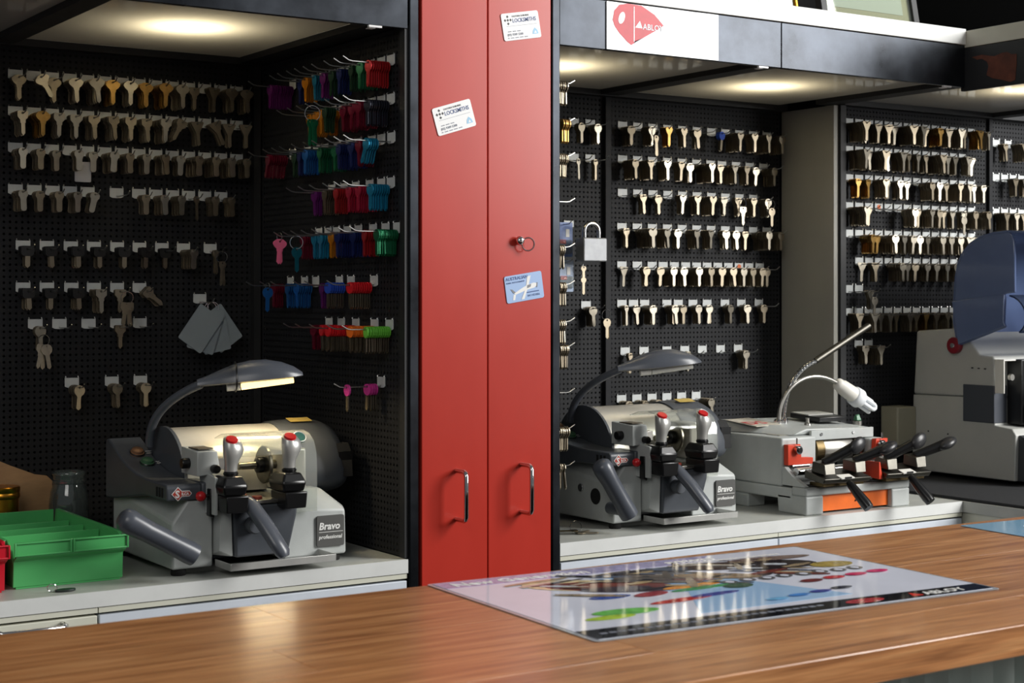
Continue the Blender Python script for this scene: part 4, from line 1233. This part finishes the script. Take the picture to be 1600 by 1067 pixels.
bin_('green plastic parts bin with dividers on the left worktop', 0.7455, 0.9345, 2.590, 2.955, .0775, M_GREEN, 3)
bin_('red plastic parts bin cut off by the left picture edge', 0.545, 0.7345, 2.575, 2.93, .078, M_REDBIN, 2)
o = MB().prism([(-.16, 0), (.118, 0), (.118, .118), (.108, .128), (.085, .132), (.04, .151), (-.005, .172), (-.04, .176), (-.16, .205)], 'y', 0, .004).build('cardboard_sheet', M_CARDB, loc=(0.842, 3.050, ZW + .0005), smooth=0)
o.rotation_euler = (R(-8), 0, 0)
tag(o, 'torn brown cardboard sheet leaning behind the green bin', 'cardboard')
t = thing('glass_jar', 'open glass jar between the green bin and key machine', 'jar', (0.9685, 2.99, ZW))
MB().lathe([(.032, .0005), (.036, .004), (.037, .08), (.034, .105), (.029, .117), (.0285, .119), (.031, .121), (.031, .125), (.0285, .127), (.0285, .134), (.0305, .136), (.0305, .140), (.0285, .142),
            (.0265, .142), (.0265, .118), (.031, .105), (.034, .08), (.033, .006)], 32, ).build('jar_glass', M_JAR, t, smooth=50)
for k in range(5):
    a = 2 * PI * k / 5
    MB().box(-.004, .004, -.001, .001, .007, .05).xf(M4((.016 * math.cos(a), .016 * math.sin(a), 0), rz=a + .4)).build('loose_part', M_NICKEL, t, smooth=0)
t = thing('gold_tin', 'gold tin with ridged lid in front of the cardboard', 'tin', (0.846, 3.0, ZW))
MB().lathe([(.030, .0004), (.030, .098)], 28).build('body', M_GOLD, t)
MB().lathe([(.0315, .0985), (.0325, .1), (.0325, .107), (.0315, .1085), (.0315, .110), (.0325, .1115), (.0325, .1185), (.031, .120)], 28).build('lid', M_GOLD, t)
t = thing('key_fob', 'small black fob with steel ring in front of the green bin', 'key fob', (0.803, 2.533, ZW + .0002))
MB().prism(ell(.012, .002, .017, .0085, 18), 'z', .0004, .004).build('fob', mat('dark_green_leather', (28, 38, 34), .4), t, bevel=0.0008)
MB().ring((-.010, 0, .008), (.25, .8, .5), .0075, .0009, 20, 6).build('ring', M_CHROME, t)
t = thing('loose_keys', 'loose keys on a ring lying on worktop beside red cabinet', 'keys', (1.858, 2.575, ZW + .0003))
MB().ring((0, .01, .0135), (.3, 1, .0), .012, .0009, 22, 6).build('ring', M_CHROME, t)
for a, m in ((-.5, M_NICKELD), (.35, M_NICKELD), (2.8, M_BRONZE)):
    MB().prism([(0, -.007), (.010, -.009), (.016, -.003), (.04, -.003), (.043, 0), (.04, .003), (.016, .003), (.010, .009), (0, .007)], 'z', 0, .002).xf(M4((0, .005, .0004 + .0022 * abs(a)), rz=a)).build('key', m, t, smooth=0)
o = MB().tube([(2.285, 2.72, ZW + .0045), (2.30, 2.69, ZW + .0045), (2.292, 2.665, ZW + .0045), (2.30, 2.71, ZW + .0125), (2.31, 2.74, ZW + .0045), (2.36, 2.86, ZW + .0045)], .004, 8).build('power_cord', mat('grey_cord', (120, 116, 106), .5), smooth=60)
tag(o, 'grey power cord coiled beside the grey key machine', 'cord')
# ------------------------------------------------------------------ keys, hooks
OUT = {   # right half of the outline in mm, from the top down; the hook passes through (0, 0)
    'W': ([(0, 3.5), (6, 3.2), (9, 1), (14, -3), (14.5, -7), (11, -12), (6, -16), (5.5, -20), (4.2, -22), (4.2, -41), (0, -46)], -18),
    'R': ([(0, 3), (5, 2.3), (9, -.5), (11, -5), (11, -9), (9, -14), (5, -17.5), (4, -20), (4, -42), (0, -46)], -18),
    'S': ([(0, 3), (9, 3), (11, 1), (11, -9), (7, -13), (5.5, -15), (5.5, -20), (4, -21), (4, -40), (0, -45)], -17),
    'T': ([(0, 3), (12, 3), (14, 0), (10, -8), (5, -18), (4, -22), (4, -44), (0, -47)], -18),
    'H': ([(0, 1.8), (4, 3.2), (8, 2.4), (10.5, -3), (8.5, -9), (4.5, -15), (3.6, -18), (3.6, -42), (0, -46)], -16),
    'C': ([(0, 3), (6, 2), (9, -2), (9, -8), (6.3, -12), (6.3, -14), (5.6, -15), (5.6, -34), (4, -37), (0, -38)], -13),
    'L': ([(0, 3), (4, 2.5), (6.5, -1), (6.5, -7), (4, -11), (3, -14), (3, -44), (0, -48)], -12),
    'K': ([(0, 5), (10, 5), (12, 3), (12, -10), (9, -14), (5, -15), (4.6, -18), (4.6, -34), (0, -38)], -15.0),
    'P': ([(0, 4), (6, 3), (10, -.5), (11.5, -6), (10, -12), (6, -16), (4.5, -18), (3.8, -19), (3.8, -42), (0, -46)], -17.5),
}


def anod(name, c):
    return mat('anodised_' + name, c, 0.3, 0.55, var=.06, scale=50)


KM = {'': M_NICKEL, 'd': M_NICKELD, 'b': M_BRASS,
      'pu': anod('purple', (116, 34, 124)), 'nv': anod('navy', (34, 48, 112)), 'or': anod('gold', (206, 130, 20)), 'cy': anod('cyan', (30, 142, 184)),
      'gr': anod('green', (28, 112, 74)), 'dg': anod('dark_green', (38, 74, 52)), 're': anod('red', (186, 34, 42)), 'ma': anod('maroon', (128, 22, 52)),
      'pk': mat('pink_enamel', (240, 110, 150), .35), 'bl': anod('blue', (36, 104, 178)), 'ch': anod('charcoal', (48, 50, 62)), 'cr': anod('crimson', (196, 36, 72)),
      'tl': anod('teal', (24, 110, 130))}
KWORD = {'': 'nickel', 'd': 'dull nickel', 'b': 'brass', 'pu': 'purple', 'nv': 'navy', 'or': 'gold', 'cy': 'cyan', 'gr': 'green', 'dg': 'dark green', 're': 'red',
         'ma': 'maroon', 'pk': 'pink', 'bl': 'blue', 'ch': 'charcoal', 'cr': 'crimson', 'tl': 'teal'}
HEADM = {'re': mat('head_red', (206, 26, 36), .4), 'bl': mat('head_blue', (36, 74, 178), .4), 'or': mat('head_orange', (232, 112, 34), .4), 'gr': mat('head_green', (108, 196, 66), .4),
         'pk': mat('head_magenta', (206, 60, 150), .4), '': M_RUB, 'k': mat('black_key_head', (22, 22, 23), .45)}
SWORD = {'W': 'wide-bowed', 'R': 'round-headed', 'S': 'square-headed', 'T': 'flared', 'H': 'heart-headed', 'C': 'broad-shanked', 'L': 'slim', 'K': 'black-headed', 'P': 'plastic-headed'}
KCACHE = {}


def key_geo(shape, part='all', light=False):
    """outline extruded; the bow has a real hole in the detailed version"""
    ck = (shape, part, light)
    if ck in KCACHE:
        return KCACHE[ck]
    half, split = OUT[shape]
    half = [(a * .001, b * .001) for a, b in half]
    split *= .001
    if part == 'head':
        half = [p for p in half if p[1] >= split] + [(0, split)]
    elif part == 'blade':
        w_ = [p for p in half if p[1] < split]
        half = [(0, split), (w_[0][0], split)] + w_
    ol = [p for p in half] + [(-a, b) for a, b in half[::-1] if a > 1e-6]
    th = {'head': .0022, 'blade': .0011}.get(part, .0011)
    if part == 'head' and shape == 'P':
        th = .0016
    n = len(ol)
    holes = []
    if part != 'blade' and not light:
        holes = [(.0024 * math.cos(2 * PI * k / 8), -.0012 + .0024 * math.sin(2 * PI * k / 8)) for k in range(8)]
    polys = [[Vector((a, b, 0)) for a, b in ol]]
    if holes:
        polys.append([Vector((a, b, 0)) for a, b in holes])
    tris = tessellate_polygon(polys)
    pts = ol + holes
    m = len(pts)
    vs = [(a, -th, b) for a, b in pts] + [(a, th, b) for a, b in pts]
    fs = [tuple(q) for q in tris] + [tuple(i + m for i in q[::-1]) for q in tris]
    fs += [(i, (i + 1) % n, (i + 1) % n + m, i + m) for i in range(n)]
    k = len(holes)
    fs += [(n + i, n + (i + 1) % k, n + (i + 1) % k + m, n + i + m) for i in range(k)]
    KCACHE[ck] = (vs, fs)
    return KCACHE[ck]


KMESH = {}


def key_mesh(shape, part, material):
    ck = (shape, part, material.name)
    if ck not in KMESH:
        vs, fs = key_geo(shape, part)
        KMESH[ck] = MB().add(vs, fs).mesh('key_' + part, material, smooth=0)
    return KMESH[ck]


STUFF = {}


def stuff_add(kind, geo, mtx, material):
    d = STUFF.setdefault(kind, {'v': [], 'f': [], 'm': [], 'mats': []})
    if material not in d['mats']:
        d['mats'].append(material)
    mi = d['mats'].index(material)
    k = len(d['v'])
    vs, fs = geo
    d['v'] += [(mtx @ Vector(p))[:] for p in vs]
    d['f'] += [tuple(i + k for i in q) for q in fs]
    d['m'] += [mi] * len(fs)


ORD = ['first', 'second', 'third', 'fourth', 'fifth', 'sixth', 'seventh', 'eighth', 'ninth', 'tenth', 'eleventh', 'twelfth', 'thirteenth', 'fourteenth', 'fifteenth']

# one hook: plate with two pegs, and a wire that ends in an upturned tip
def hook_meshes(L):
    pl = MB().prism([(-.0143, .001), (-.0125, .0), (.0125, 0), (.0143, .001), (.0143, -.017), (.009, -.0195), (0, -.020), (-.009, -.0195), (-.0143, -.017)], 'y', -.0024, -.0010).mesh('plate', M_CARD, smooth=0)
    w_ = MB().tube([(0, -.0026, -.016), (0, -.006, -.0172), (0, -L * .8, -.0172), (0, -L * .88, -.0160), (0, -L, -.0095)], .00125, 6)
    w_.tube([(-.0125, -.003, .0005), (-.0125, -.0022, .003), (-.0125, .004, .003)], .0011, 5).tube([(.0125, -.003, .0005), (.0125, -.0022, .003), (.0125, .004, .003)], .0011, 5)
    return pl, w_.mesh('wire', M_WIRE, smooth=60)


HM = {L: hook_meshes(L) for L in (.078, .100)}
BOARD_N = {}
WIREZ = -.0172


def hook(x, y, z, rz, L, label, group):
    t = thing('peg_hook', label, 'hook', (x, y, z), rz, group)
    for me, nm in zip(HM[L], ('plate', 'wire')):
        o = bpy.data.objects.new(nm, me)
        COL.objects.link(o)
        o.parent = t
    return t


def hang(base, rz, tok, where, group, side=0):
    """hang a stack of like keys on the hook whose plate top is at base; the front key is a thing of its own"""
    if tok in ('0', '-'):
        return
    tok, _, lean = tok.partition('@')
    lean = R(float(lean)) if lean else 0.0
    body, n = tok.split('x')
    shape = body[0]
    i = 1
    while i < len(body) and not body[i].isdigit():
        i += 1
    colr, off = body[1:i], int(body[i:]) * .001
    n = int(n)
    rot = Matrix.Rotation(rz, 4, 'Z')
    start = .0065
    sp = min(.0048, (off - start) / max(1, n - 1)) if n > 1 else 0
    plastic = shape in 'KP'
    for k in range(n):
        d = off - k * sp
        tilt = lean + (rng.gauss(0, .05) if k == 0 else rng.gauss(0, .035))
        yaw = rng.gauss(0, .10)
        pos = Vector(base) + rot @ Vector((rng.uniform(-.0004, .0004), -d, WIREZ + .0012))
        if k == 0:
            if colr in ('', 'd', 'b') or plastic:
                pass
            if plastic:
                hn = {'K': 'black'}.get(shape, KWORD.get(colr, ''))
                t = thing('key', '%s-headed key in front, %s' % (hn, where), 'key', pos, 0, group)
                for part, m in (('head', HEADM['k' if shape == 'K' else colr]), ('blade', M_NICKELD)):
                    o = bpy.data.objects.new(part, key_mesh(shape, part, m))
                    COL.objects.link(o)
                    o.parent = t
            else:
                t = bpy.data.objects.new('key', key_mesh(shape, 'all', KM[colr]))
                COL.objects.link(t)
                t.location = pos
                tag(t, '%s %s key in front, %s' % (SWORD[shape], KWORD[colr], where), 'key', group)
            t.rotation_euler = (0, tilt, rz + yaw)
        else:
            mtx = Matrix.Translation(pos) @ Matrix.Rotation(rz + yaw * .4, 4, 'Z') @ Matrix.Rotation(tilt, 4, 'Y')
            if plastic:
                stuff_add('plastic_headed_keys', key_geo(shape, 'head', True), mtx, HEADM['k' if shape == 'K' else colr])
                stuff_add('plastic_headed_keys', key_geo(shape, 'blade', True), mtx, M_NICKELD)
            elif colr in ('', 'd', 'b'):
                stuff_add('nickel_and_brass_keys', key_geo(shape, 'all', True), mtx, {'': M_NICKELD}.get(colr, KM[colr]))
            else:
                stuff_add('coloured_keys', key_geo(shape, 'all', True), mtx, KM[colr])


def board_row(board, row, xs, z, y, toks, L=.078):
    grp = 'hooks on the %s' % board
    j = 0
    for x, tk in zip(xs, toks.split()):
        if tk == '-':
            continue
        where = '%s hook of the %s row, %s' % (ORD[j], ORD[row], board)
        hook(x + .0143, y, z, 0, L, 'peg hook with pale plate, %s from left in the %s row, %s' % (ORD[j], ORD[row], board), grp)
        hang((x + .0143, y, z), 0, tk, where, 'front keys on the %s' % board)
        j += 1


def xs(x0, n, p=.0358):
    return [x0 + p * i for i in range(n)]


YL = YB - .0006
B1 = 'left pegboard'
board_row(B1, 0, xs(.899, 14), 1.816, YL, 'Wd25x7 W48x4@-35 Wd18x4 W40x9 W60x14 Wb50x12 W55x10 Wb45x10 Wb62x14 W60x13 Sd34x3 Td52x5 Wd60x9 Wd55x9')
board_row(B1, 1, xs(.899, 14), 1.744, YL, 'Sd50x10 Wb62x14 S52x12 S42x6 Sd44x8 Sd54x10 Sd56x10 Sd48x8 S62x12 Sd60x7@28 Td50x6 Td58x5@-22 Td46x4 Td50x2')
board_row(B1, 2, xs(.899, 14), 1.673, YL, 'C52x11 Cd48x9 C30x4 C62x6 C40x5 C64x14 Cd50x10 C48x8 Cd58x10 C50x7 Cd62x14 Cd62x12 C60x11 Cd56x8')
board_row(B1, 3, [.899, .936, .972, 1.007, 1.043, 1.103, 1.150, 1.186, 1.222, 1.257, 1.293, 1.329], 1.5915, YL, 'C52x12 Cd40x6 Cd46x8 C52x10 C50x7@10 0 Cd42x6 C50x9 C52x9 Ld44x1 Cd60x8 Cd56x6')
board_row(B1, 4, [.914, .961, 1.009, 1.056, 1.104, 1.151, 1.199, 1.246, 1.305], 1.482, YL, 'K32x5 K28x4 K46x7 K36x5 K46x6 K42x4 K20x3 C60x14 Ld30x2')
board_row(B1, 5, [.914, .961, 1.010, 1.056, 1.104, 1.151], 1.3995, YL, 'K36x6 K26x4 K44x7 S46x9 Sd22x3 Sd42x5@-50')
board_row(B1, 6, [.938, .986, 1.045, 1.104, 1.152], 1.3275, YL, 'R34x4 0 0 Sd20x2 0')
board_row(B1, 7, [1.011, 1.093, 1.153], 1.210, YL, 'R50x8 R34x9 R34x8')

# coloured keys on the side wall beside the red cabinet
BS = 'side pegboard'
XS = XP - .0016


def side_row(row, z, items):
    for j, (y, tk) in enumerate(items):
        where = '%s hook of the %s row, %s' % (ORD[j], ORD[row], BS)
        hook(XS, y, z, R(-90), .100, 'long peg hook, %s from front in the %s row, %s' % (ORD[j], ORD[row], BS), 'hooks on the side pegboard')
        hang((XS, y, z), R(-90), tk, where, 'front keys on the side pegboard')


side_row(0, 1.814, ((2.564, 'Rre48x9'), (2.600, 'Rgr46x8'), (2.640, 'Rdg44x7'), (2.690, 'Rnv42x6'), (2.726, 'Rdg40x6'), (2.762, 'Rpu40x6'), (2.798, 'Rcy40x7'), (2.838, 'Ror40x6'), (2.874, 'Rnv34x5'), (2.975, 'Rpu52x12')))
side_row(1, 1.743, ((2.564, 'Rch50x9'), (2.600, 'Rma50x9'), (2.636, 'Rma44x8'), (2.680, 'Rma40x7'), (2.716, 'Rdg60x5'), (2.755, 'Ror48x8'), (2.795, 'Ror40x6'), (2.842, 'Ror30x1')))
side_row(2, 1.672, ((2.562, 'Rcy52x5@24'), (2.600, 'Rma50x7'), (2.636, 'Rnv46x8'), (2.690, 'Rnv44x9'), (2.726, 'Rgr34x6'), (2.776, 'Rgr40x6'), (2.830, 'Rbl44x7'), (2.866, 'Rnv40x6'), (2.906, 'Rdg32x3'), (2.975, 'Rma56x9@16')))
side_row(3, 1.590, ((2.564, 'Rcy44x8'), (2.600, 'Rcr50x9'), (2.645, 'Rcr46x9'), (2.700, 'Rre44x6'), (2.748, 'Rd44x7'), (2.800, 'Rpu40x4')))
side_row(4, 1.507, ((2.540, 'Rgr44x12'), (2.584, 'Rre46x7'), (2.632, 'Rnv44x9'), (2.690, 'Rnv46x9'), (2.735, 'Ror36x3'), (2.780, 'Rcy36x4'), (2.816, 'Rcy32x4'), (2.856, 'Rma36x6')))
side_row(5, 1.411, ((2.628, 'Pre52x9'), (2.720, 'Pbl50x7'), (2.768, 'Rpu40x4'), (2.870, 'Rbl44x7'), (2.920, 'Rbl40x6'), (2.985, 'Rma40x5')))
side_row(6, 1.330, ((2.569, 'Pgr50x11'), (2.626, 'Por52x12'), (2.700, 'Pre60x12'), (2.760, 'Pre44x7'), (2.812, 'Rma36x8')))
side_row(7, 1.224, ((2.600, 'Ppk30x4'), ))
t = thing('key', 'magenta-headed key nearest the tip of the lowest side wall hook', 'key', (XS - .072, 2.600, 1.224 + WIREZ + .0012), R(-90), 'front keys on the side pegboard')
for part, m in (('head', HEADM['pk']), ('blade', M_NICKELD)):
    o = bpy.data.objects.new(part, key_mesh('P', part, m))
    COL.objects.link(o)
    o.parent = t

# boards of the right alcove
B2 = 'middle pegboard'
board_row(B2, 0, xs(2.390, 11, .0477), 1.803, YL, 'Rd38x9 R58x7 Hb66x6 Hd66x5 Rd60x4 0 Pbl44x3 Hd60x12 Hd62x8 Hd62x14 Rd60x10')
board_row(B2, 1, [2.390, 2.437, 2.484, 2.532, 2.579, 2.627, 2.674, 2.712, 2.760, 2.807, 2.855], 1.720, YL, 'Rd53x9 Hd55x9 H62x8 Hd58x6 R34x12 H63x14 Hd40x4 H53x9 Hd44x7 R28x7 Rd45x12')
board_row(B2, 2, xs(2.390, 10, .0477), 1.637, YL, '0 Hd24x4 Rd24x3 H62x5 Hd62x6 Hd66x10 S52x3 Hd52x4 Hd58x9 R60x7')
board_row(B2, 3, xs(2.388, 11, .0479), 1.5525, YL, 'Hd20x6 R64x18 R60x9 R44x4 R60x8 H58x7 R60x5 R44x4 Hd26x4 R64x16 Rd56x10')
board_row(B2, 4, [2.388, 2.436, 2.483, 2.518, 2.554, 2.591, 2.627, 2.662, 2.698, 2.734, 2.770, 2.805, 2.842], 1.458, YL, 'T10x1 Rd40x4 Rd36x3 R45x9 R40x10 R56x12 Rd60x14 Rd62x14 Rd62x14 R62x12 Rd56x10 Rd54x9 Rd30x5')
board_row(B2, 5, [2.388, 2.424, 2.459, 2.530, 2.567, 2.615, 2.662, 2.722, 2.778, 2.839], 1.363, YL, 'L20x4 R14x2 R36x9 R34x9 Rd22x4 R24x5 R12x3 R24x7 R26x6 Rd22x7')
board_row(B2, 6, [2.398, 2.457, 2.530, 2.588, 2.646, 2.707, 2.767], 1.2455, YL, 'Ld24x3 0 L20x4 L18x4 0 0 R34x8')
board_row(B2, 7, xs(2.387, 6, .0477), 1.128, YL, 'Rd34x7 Rd36x8 Rd30x6 0 Rd34x6 R60x8')

BP = 'padlock pegboard'
board_row(BP, 0, [2.242, 2.291], 1.802, YL, 'R34x4 R34x14')
board_row(BP, 1, [2.242, 2.291], 1.717, YL, 'L20x1 Ld24x3')
board_row(BP, 2, [2.2785], 1.360, YL, 'R30x7')

B3 = 'corner pegboard'
Y3 = YB3 - .0006
board_row(B3, 0, xs(2.982, 14), 1.830, Y3, 'Td63x20 L20x3 Td36x7 Td38x8 T24x4 Td58x13 T60x9 Td30x4 Sb52x9 Td50x6 T62x9 Hd40x7 Tb64x8 L62x6')
board_row(B3, 1, xs(2.982, 13), 1.759, Y3, 'T64x20 T36x7 Td62x15 T30x6 T56x9 Hd40x7 H40x5 Hd34x6 Td62x14 T46x7 T40x5 T56x6 T34x4')
board_row(B3, 2, xs(2.982, 14), 1.686, Y3, 'Hb34x6 Hb34x6 Hd62x9 H34x3 H44x6 H34x7 0 Rd56x9 H50x7 Hd40x6 Hd58x10 H60x9 H40x6 H44x6')
board_row(B3, 3, xs(2.982, 14), 1.614, Y3, 'H64x18 Hd36x8 0 0 0 R62x9 Hd40x6 H56x9 Rd50x7 Hd30x4 H30x4 H38x5 Rd48x7 Rd62x12')
board_row(B3, 4, xs(2.982, 14), 1.5435, Y3, '0 Rb52x9 Rb32x7 R60x12 R58x12 R58x10 R46x8 R40x6 R60x12 R58x8 R58x8 T60x7 T46x6 Rd40x6')
board_row(B3, 5, xs(3.018, 11), 1.472, Y3, 'T12x1 Td24x4 0 R52x11 R36x9 Rd30x8 R40x9 R40x7 R44x8 R44x8 R40x6')
board_row(B3, 6, xs(2.981, 2, .036), 1.4005, Y3, '0 T44x3')
board_row(B3, 7, xs(2.981, 12), 1.341, Y3, 'Td40x7 T58x7 S44x5 T44x7 Td30x6 T46x7 Td34x7 Tb36x6 Td40x8 Hd46x7 T34x5 Td30x5')
board_row(B3, 8, xs(3.016, 2, .036), 1.2575, Y3, 'S26x6 T46x12')
B4 = 'far right pegboard'
board_row(B4, 0, [3.549, 3.598], 1.805, Y3, 'Hd34x5 Td60x9')
board_row(B4, 1, xs(3.548, 4), 1.710, Y3, '0 Td40x5 T44x5 T40x4')
board_row(B4, 2, xs(3.548, 4), 1.6145, Y3, 'Td40x9 H44x5 Td40x7 Td40x7')

# hooks on the partition beside the red cabinet, facing the padlock
for j, (z, tk) in enumerate(((1.8115, 'R76x9'), (1.737, 'Rb82x4'), (1.668, 'Rd78x14'), (1.577, '0'), (1.4875, 'R70x7'), (1.4135, 'R74x9'), (1.3395, 'R72x8'), (1.290, 'R80x9'), (1.199, '0'), (1.127, 'Rd80x14'), (1.054, 'L72x5'))):
    y = 2.590
    hook(1.7588, y, z, R(90), .100, 'long peg hook on the partition beside red cabinet, %s from top' % ORD[j], 'hooks on the partition')
    hang((1.7588, y, z), R(90), tk, '%s hook from top on the partition' % ORD[j], 'front keys on the partition')

for kind, d in STUFF.items():
    me = bpy.data.meshes.new(kind)
    me.from_pydata(d['v'], [], d['f'])
    for m in d['mats']:
        me.materials.append(m)
    me.polygons.foreach_set('material_index', d['m'])
    o = bpy.data.objects.new(kind, me)
    COL.objects.link(o)
    lab = {'plastic_headed_keys': 'plastic-headed keys stacked behind the front ones on the hooks', 'nickel_and_brass_keys': 'nickel and brass key blanks stacked behind the front keys', 'coloured_keys': 'coloured key blanks stacked behind the front ones on side wall'}[kind]
    tag(o, lab, 'keys', None, 'stuff')

# ------------------------------------------------------------------ key rings, loose hangers, padlock and packs
def ring_set(label, x, y, z, keys, rr=.0115, face=(0, 1, 0.15), m=M_NICKELD):
    t = thing('key_ring', label, 'key ring', (x, y, z))
    MB().ring((0, 0, -rr + .0010), face, rr, .0009, 24, 6).build('ring', M_CHROME, t)
    for k, (shape, dx, tilt, mm) in enumerate(keys):
        o = bpy.data.objects.new('key', key_mesh(shape, 'all', mm))
        COL.objects.link(o)
        o.parent = t
        o.location = (dx, .0 + .0026 * (k - len(keys) / 2), -2 * rr + .0014)
        o.rotation_euler = (0, tilt, .05 * k)
    return t


def hz(z):
    return z + WIREZ - .0014


ring_set('pair of small keys on a ring, last hook of fifth row, left pegboard', 1.305 + .0143, YL - .064, hz(1.482), (('L', -.001, .06, M_NICKELD), ('L', .002, -.05, M_NICKELD)))
ring_set('dark key bunch on a ring below the fifth hook, left pegboard', 1.104 + .0143, YL - .060, hz(1.3995), (('S', -.004, .14, M_NICKELD), ('S', .002, -.04, M_NICKELD), ('R', .003, -.10, M_NICKELD)), .0125)
ring_set('bright key bunch on a ring below the first hook of seventh row', .938 + .0143, YL - .056, hz(1.3275) - .012, (('R', .003, -.16, M_NICKEL), ('S', -.003, .22, M_NICKEL), ('R', 0, .05, M_NICKEL)), .011)
ring_set('green keys on a ring on the coloured side wall', XS - .085, 2.716, 1.743 + WIREZ + .004, (('L', 0, 0, KM['gr']), ('L', .004, -.04, KM['gr']), ('L', -.004, .04, KM['gr'])), .0145, (.6, .8, .1))
ring_set('bright pink key on a ring on the coloured side wall', XS - .083, 2.865, 1.507 + WIREZ + .006, (('W', 0, .08, KM['pk']), ('W', .001, -.02, KM['pk'])), .008, (.9, .2, 0))
ring_set('teal key on a ring on the coloured side wall', XS - .070, 2.816, 1.507 + WIREZ - .0014, (('R', 0, 0, KM['tl']), ), .0125, (.5, .8, .0))
ring_set('blue key hanging from a clip on the coloured side wall', XS - .083, 2.920, 1.411 + WIREZ + .004, (('R', 0, .03, KM['bl']), ), .006, (.9, .3, 0))
ring_set('single key on a ring beside the padlock pegboard keys', 2.2785 + .0143 + .012, YL - .068, hz(1.360) - .002, (('R', 0, 0, M_NICKELD), ('R', .002, -.06, M_BRONZE)), .0125)
ring_set('keys on a ring, second hook of first row, middle pegboard', 2.4377 + .0143, YL - .072, hz(1.803), (('L', 0, 0, M_NICKELD), ('L', .003, -.05, M_NICKELD)), .0115)
ring_set('keys on a ring, eighth hook of third row, middle pegboard', 2.724 + .0143, YL - .068, hz(1.637), (('S', 0, 0, M_NICKEL), ), .0115)
ring_set('keys on a ring, last hook of third row, middle pegboard', 2.819 + .0143, YL - .072, hz(1.637), (('R', 0, 0, M_NICKELD), ), .0115)
ring_set('round key on a ring below the seventh row, corner pegboard', 3.017 + .0143, Y3 - .058, hz(1.4005), (('R', -.002, .05, M_NICKEL), ), .008)
ring_set('single key hanging low in the fourth row, corner pegboard', 3.340 + .0143, Y3 - .068, hz(1.614), (('R', 0, 0, M_NICKEL), ), .008)

# clear tags fanned on rings
hook(1.282 + .0143, YL, 1.377, 0, .078, 'peg hook holding the clear plastic tags, left pegboard', 'hooks on the left pegboard')
t = thing('clear_tags', 'fanned clear plastic tags on split rings above the lamp', 'tags', (1.282 + .0143, YL - .04, 1.377 + WIREZ))
for dx in (-.006, .007, .011):
    MB().ring((dx, .004 - dx * .8, -.011), (.2, 1, .1), .0118, .0009, 22, 6).build('ring', M_CHROME, t)
for k, a in enumerate((-.62, -.2, .30, .62)):
    sh = MB().prism(rrect(-.030, .030, -.085, 0, .004), 'y', -.0008, .0008)
    o = sh.xf(Matrix.Translation((.004, -.004 - .004 * k, -.019)) @ Matrix.Rotation(a, 4, 'Y')).build('tag', M_FROST, t, smooth=0)
o = MB().prism(rrect(-.0165, .0165, -.040, .0, .003), 'y', -.0006, .0006).build('paper_tag', mat('paper_tag', (176, 178, 186), .6), loc=(1.043 - .006, YL - .034, 1.673 - .034), smooth=0)
tag(o, 'pale paper tag hanging among third row keys, left pegboard', 'tag')

# padlock
t = thing('padlock', 'large steel padlock hanging on the narrow pegboard', 'padlock', (2.2415, YL - .095, 1.5465))
MB().prism(rrect(-.0345, .0345, -.0925, -.0365, .004), 'y', -.016, .016).build('body', mat('padlock_steel', (150, 152, 155), .5, .6, var=.08, scale=40, rvar=.08), t, bevel=0.003, seg=3)
sh = [(-.021, 0, -.036), (-.021, 0, -.022)] + [(-.021 * math.cos(PI * k / 12), 0, -.020 + .0185 * math.sin(PI * k / 12)) for k in range(1, 12)] + [(.021, 0, -.022), (.021, 0, -.036)]
MB().tube(sh, .0052, 12).build('shackle', M_CHROME, t, smooth=60)
hook(2.2415, YL, 1.5545, 0, .100, 'long peg hook carrying the steel padlock', 'hooks on the padlock pegboard')
t = thing('padlock_keys', 'two small keys on a wire below the padlock', 'keys', (2.2415, YL - .060, 1.450))
MB().tube([(0, 0, .004), (0, 0, -.012)], .0008, 6).build('wire', M_WIRE, t)
MB().ring((0, 0, -.030), (0, 1, 0), .006, .0008, 16, 6).build('ring', M_CHROME, t)
for z in (-.008, -.036):
    o = bpy.data.objects.new('key', key_mesh('L', 'all', M_NICKELD))
    COL.objects.link(o)
    o.parent = t
    o.location = (0, -.002, z)
    o.scale = (1.15, 1, .8)
# blister packs
for j, (x, z, h, c, lab) in enumerate(((2.196, 1.548, .082, (96, 120, 176), 'upper blue blister pack hanging behind the partition hooks'), (2.199, 1.458, .075, (150, 168, 196), 'lower pale blue blister pack hanging behind the partition hooks'))):
    t = thing('blister_pack', lab, 'blister pack', (x, YL - .045, z), group='blister packs')
    MB().prism(rrect(-.026, .026, -h, 0, .003), 'y', 0, .001).build('backing_card', mat('pack_card%d' % j, c, .4, var=.1, scale=40), t, smooth=0)
    MB().hull([(-.02, -.012, -h + .012), (.018, -.012, -h + .012), (-.022, 0, -h + .006), (.022, 0, -h + .006), (-.02, -.012, -h * .55), (.018, -.012, -h * .55), (-.022, 0, -h * .5), (.022, 0, -h * .5)]).build('blister', M_ACRYL, t, bevel=0.002)
    MB().box(.006, .016, -.001, -.0004, -.035, -.016).build('printed_block', M_TXTW, t, smooth=0)
    MB().box(-.012, .006, -.001, -.0004, -h * .62, -h * .5).build('printed_shape', M_REDP, t, smooth=0)
    hook(x, YL, z + .012, 0, .078, '%s peg hook carrying a blister pack' % ('upper', 'lower')[j], 'hooks on the padlock pegboard')

# orange dots stuck on two plates
for x, y, z, lab in ((2.770 + .0143, YL, 1.458, 'orange dot on a hook plate, fifth row of middle pegboard'), (3.0894 + .0143, Y3, 1.614, 'orange dot on a hook plate, fourth row of corner pegboard')):
    o = MB().prism(ell(0, -.009, .0062, .0062, 16), 'y', -.0034, -.0026).build('dot_sticker', M_ORANGE, loc=(x, y, z), smooth=0)
    tag(o, lab, 'sticker')
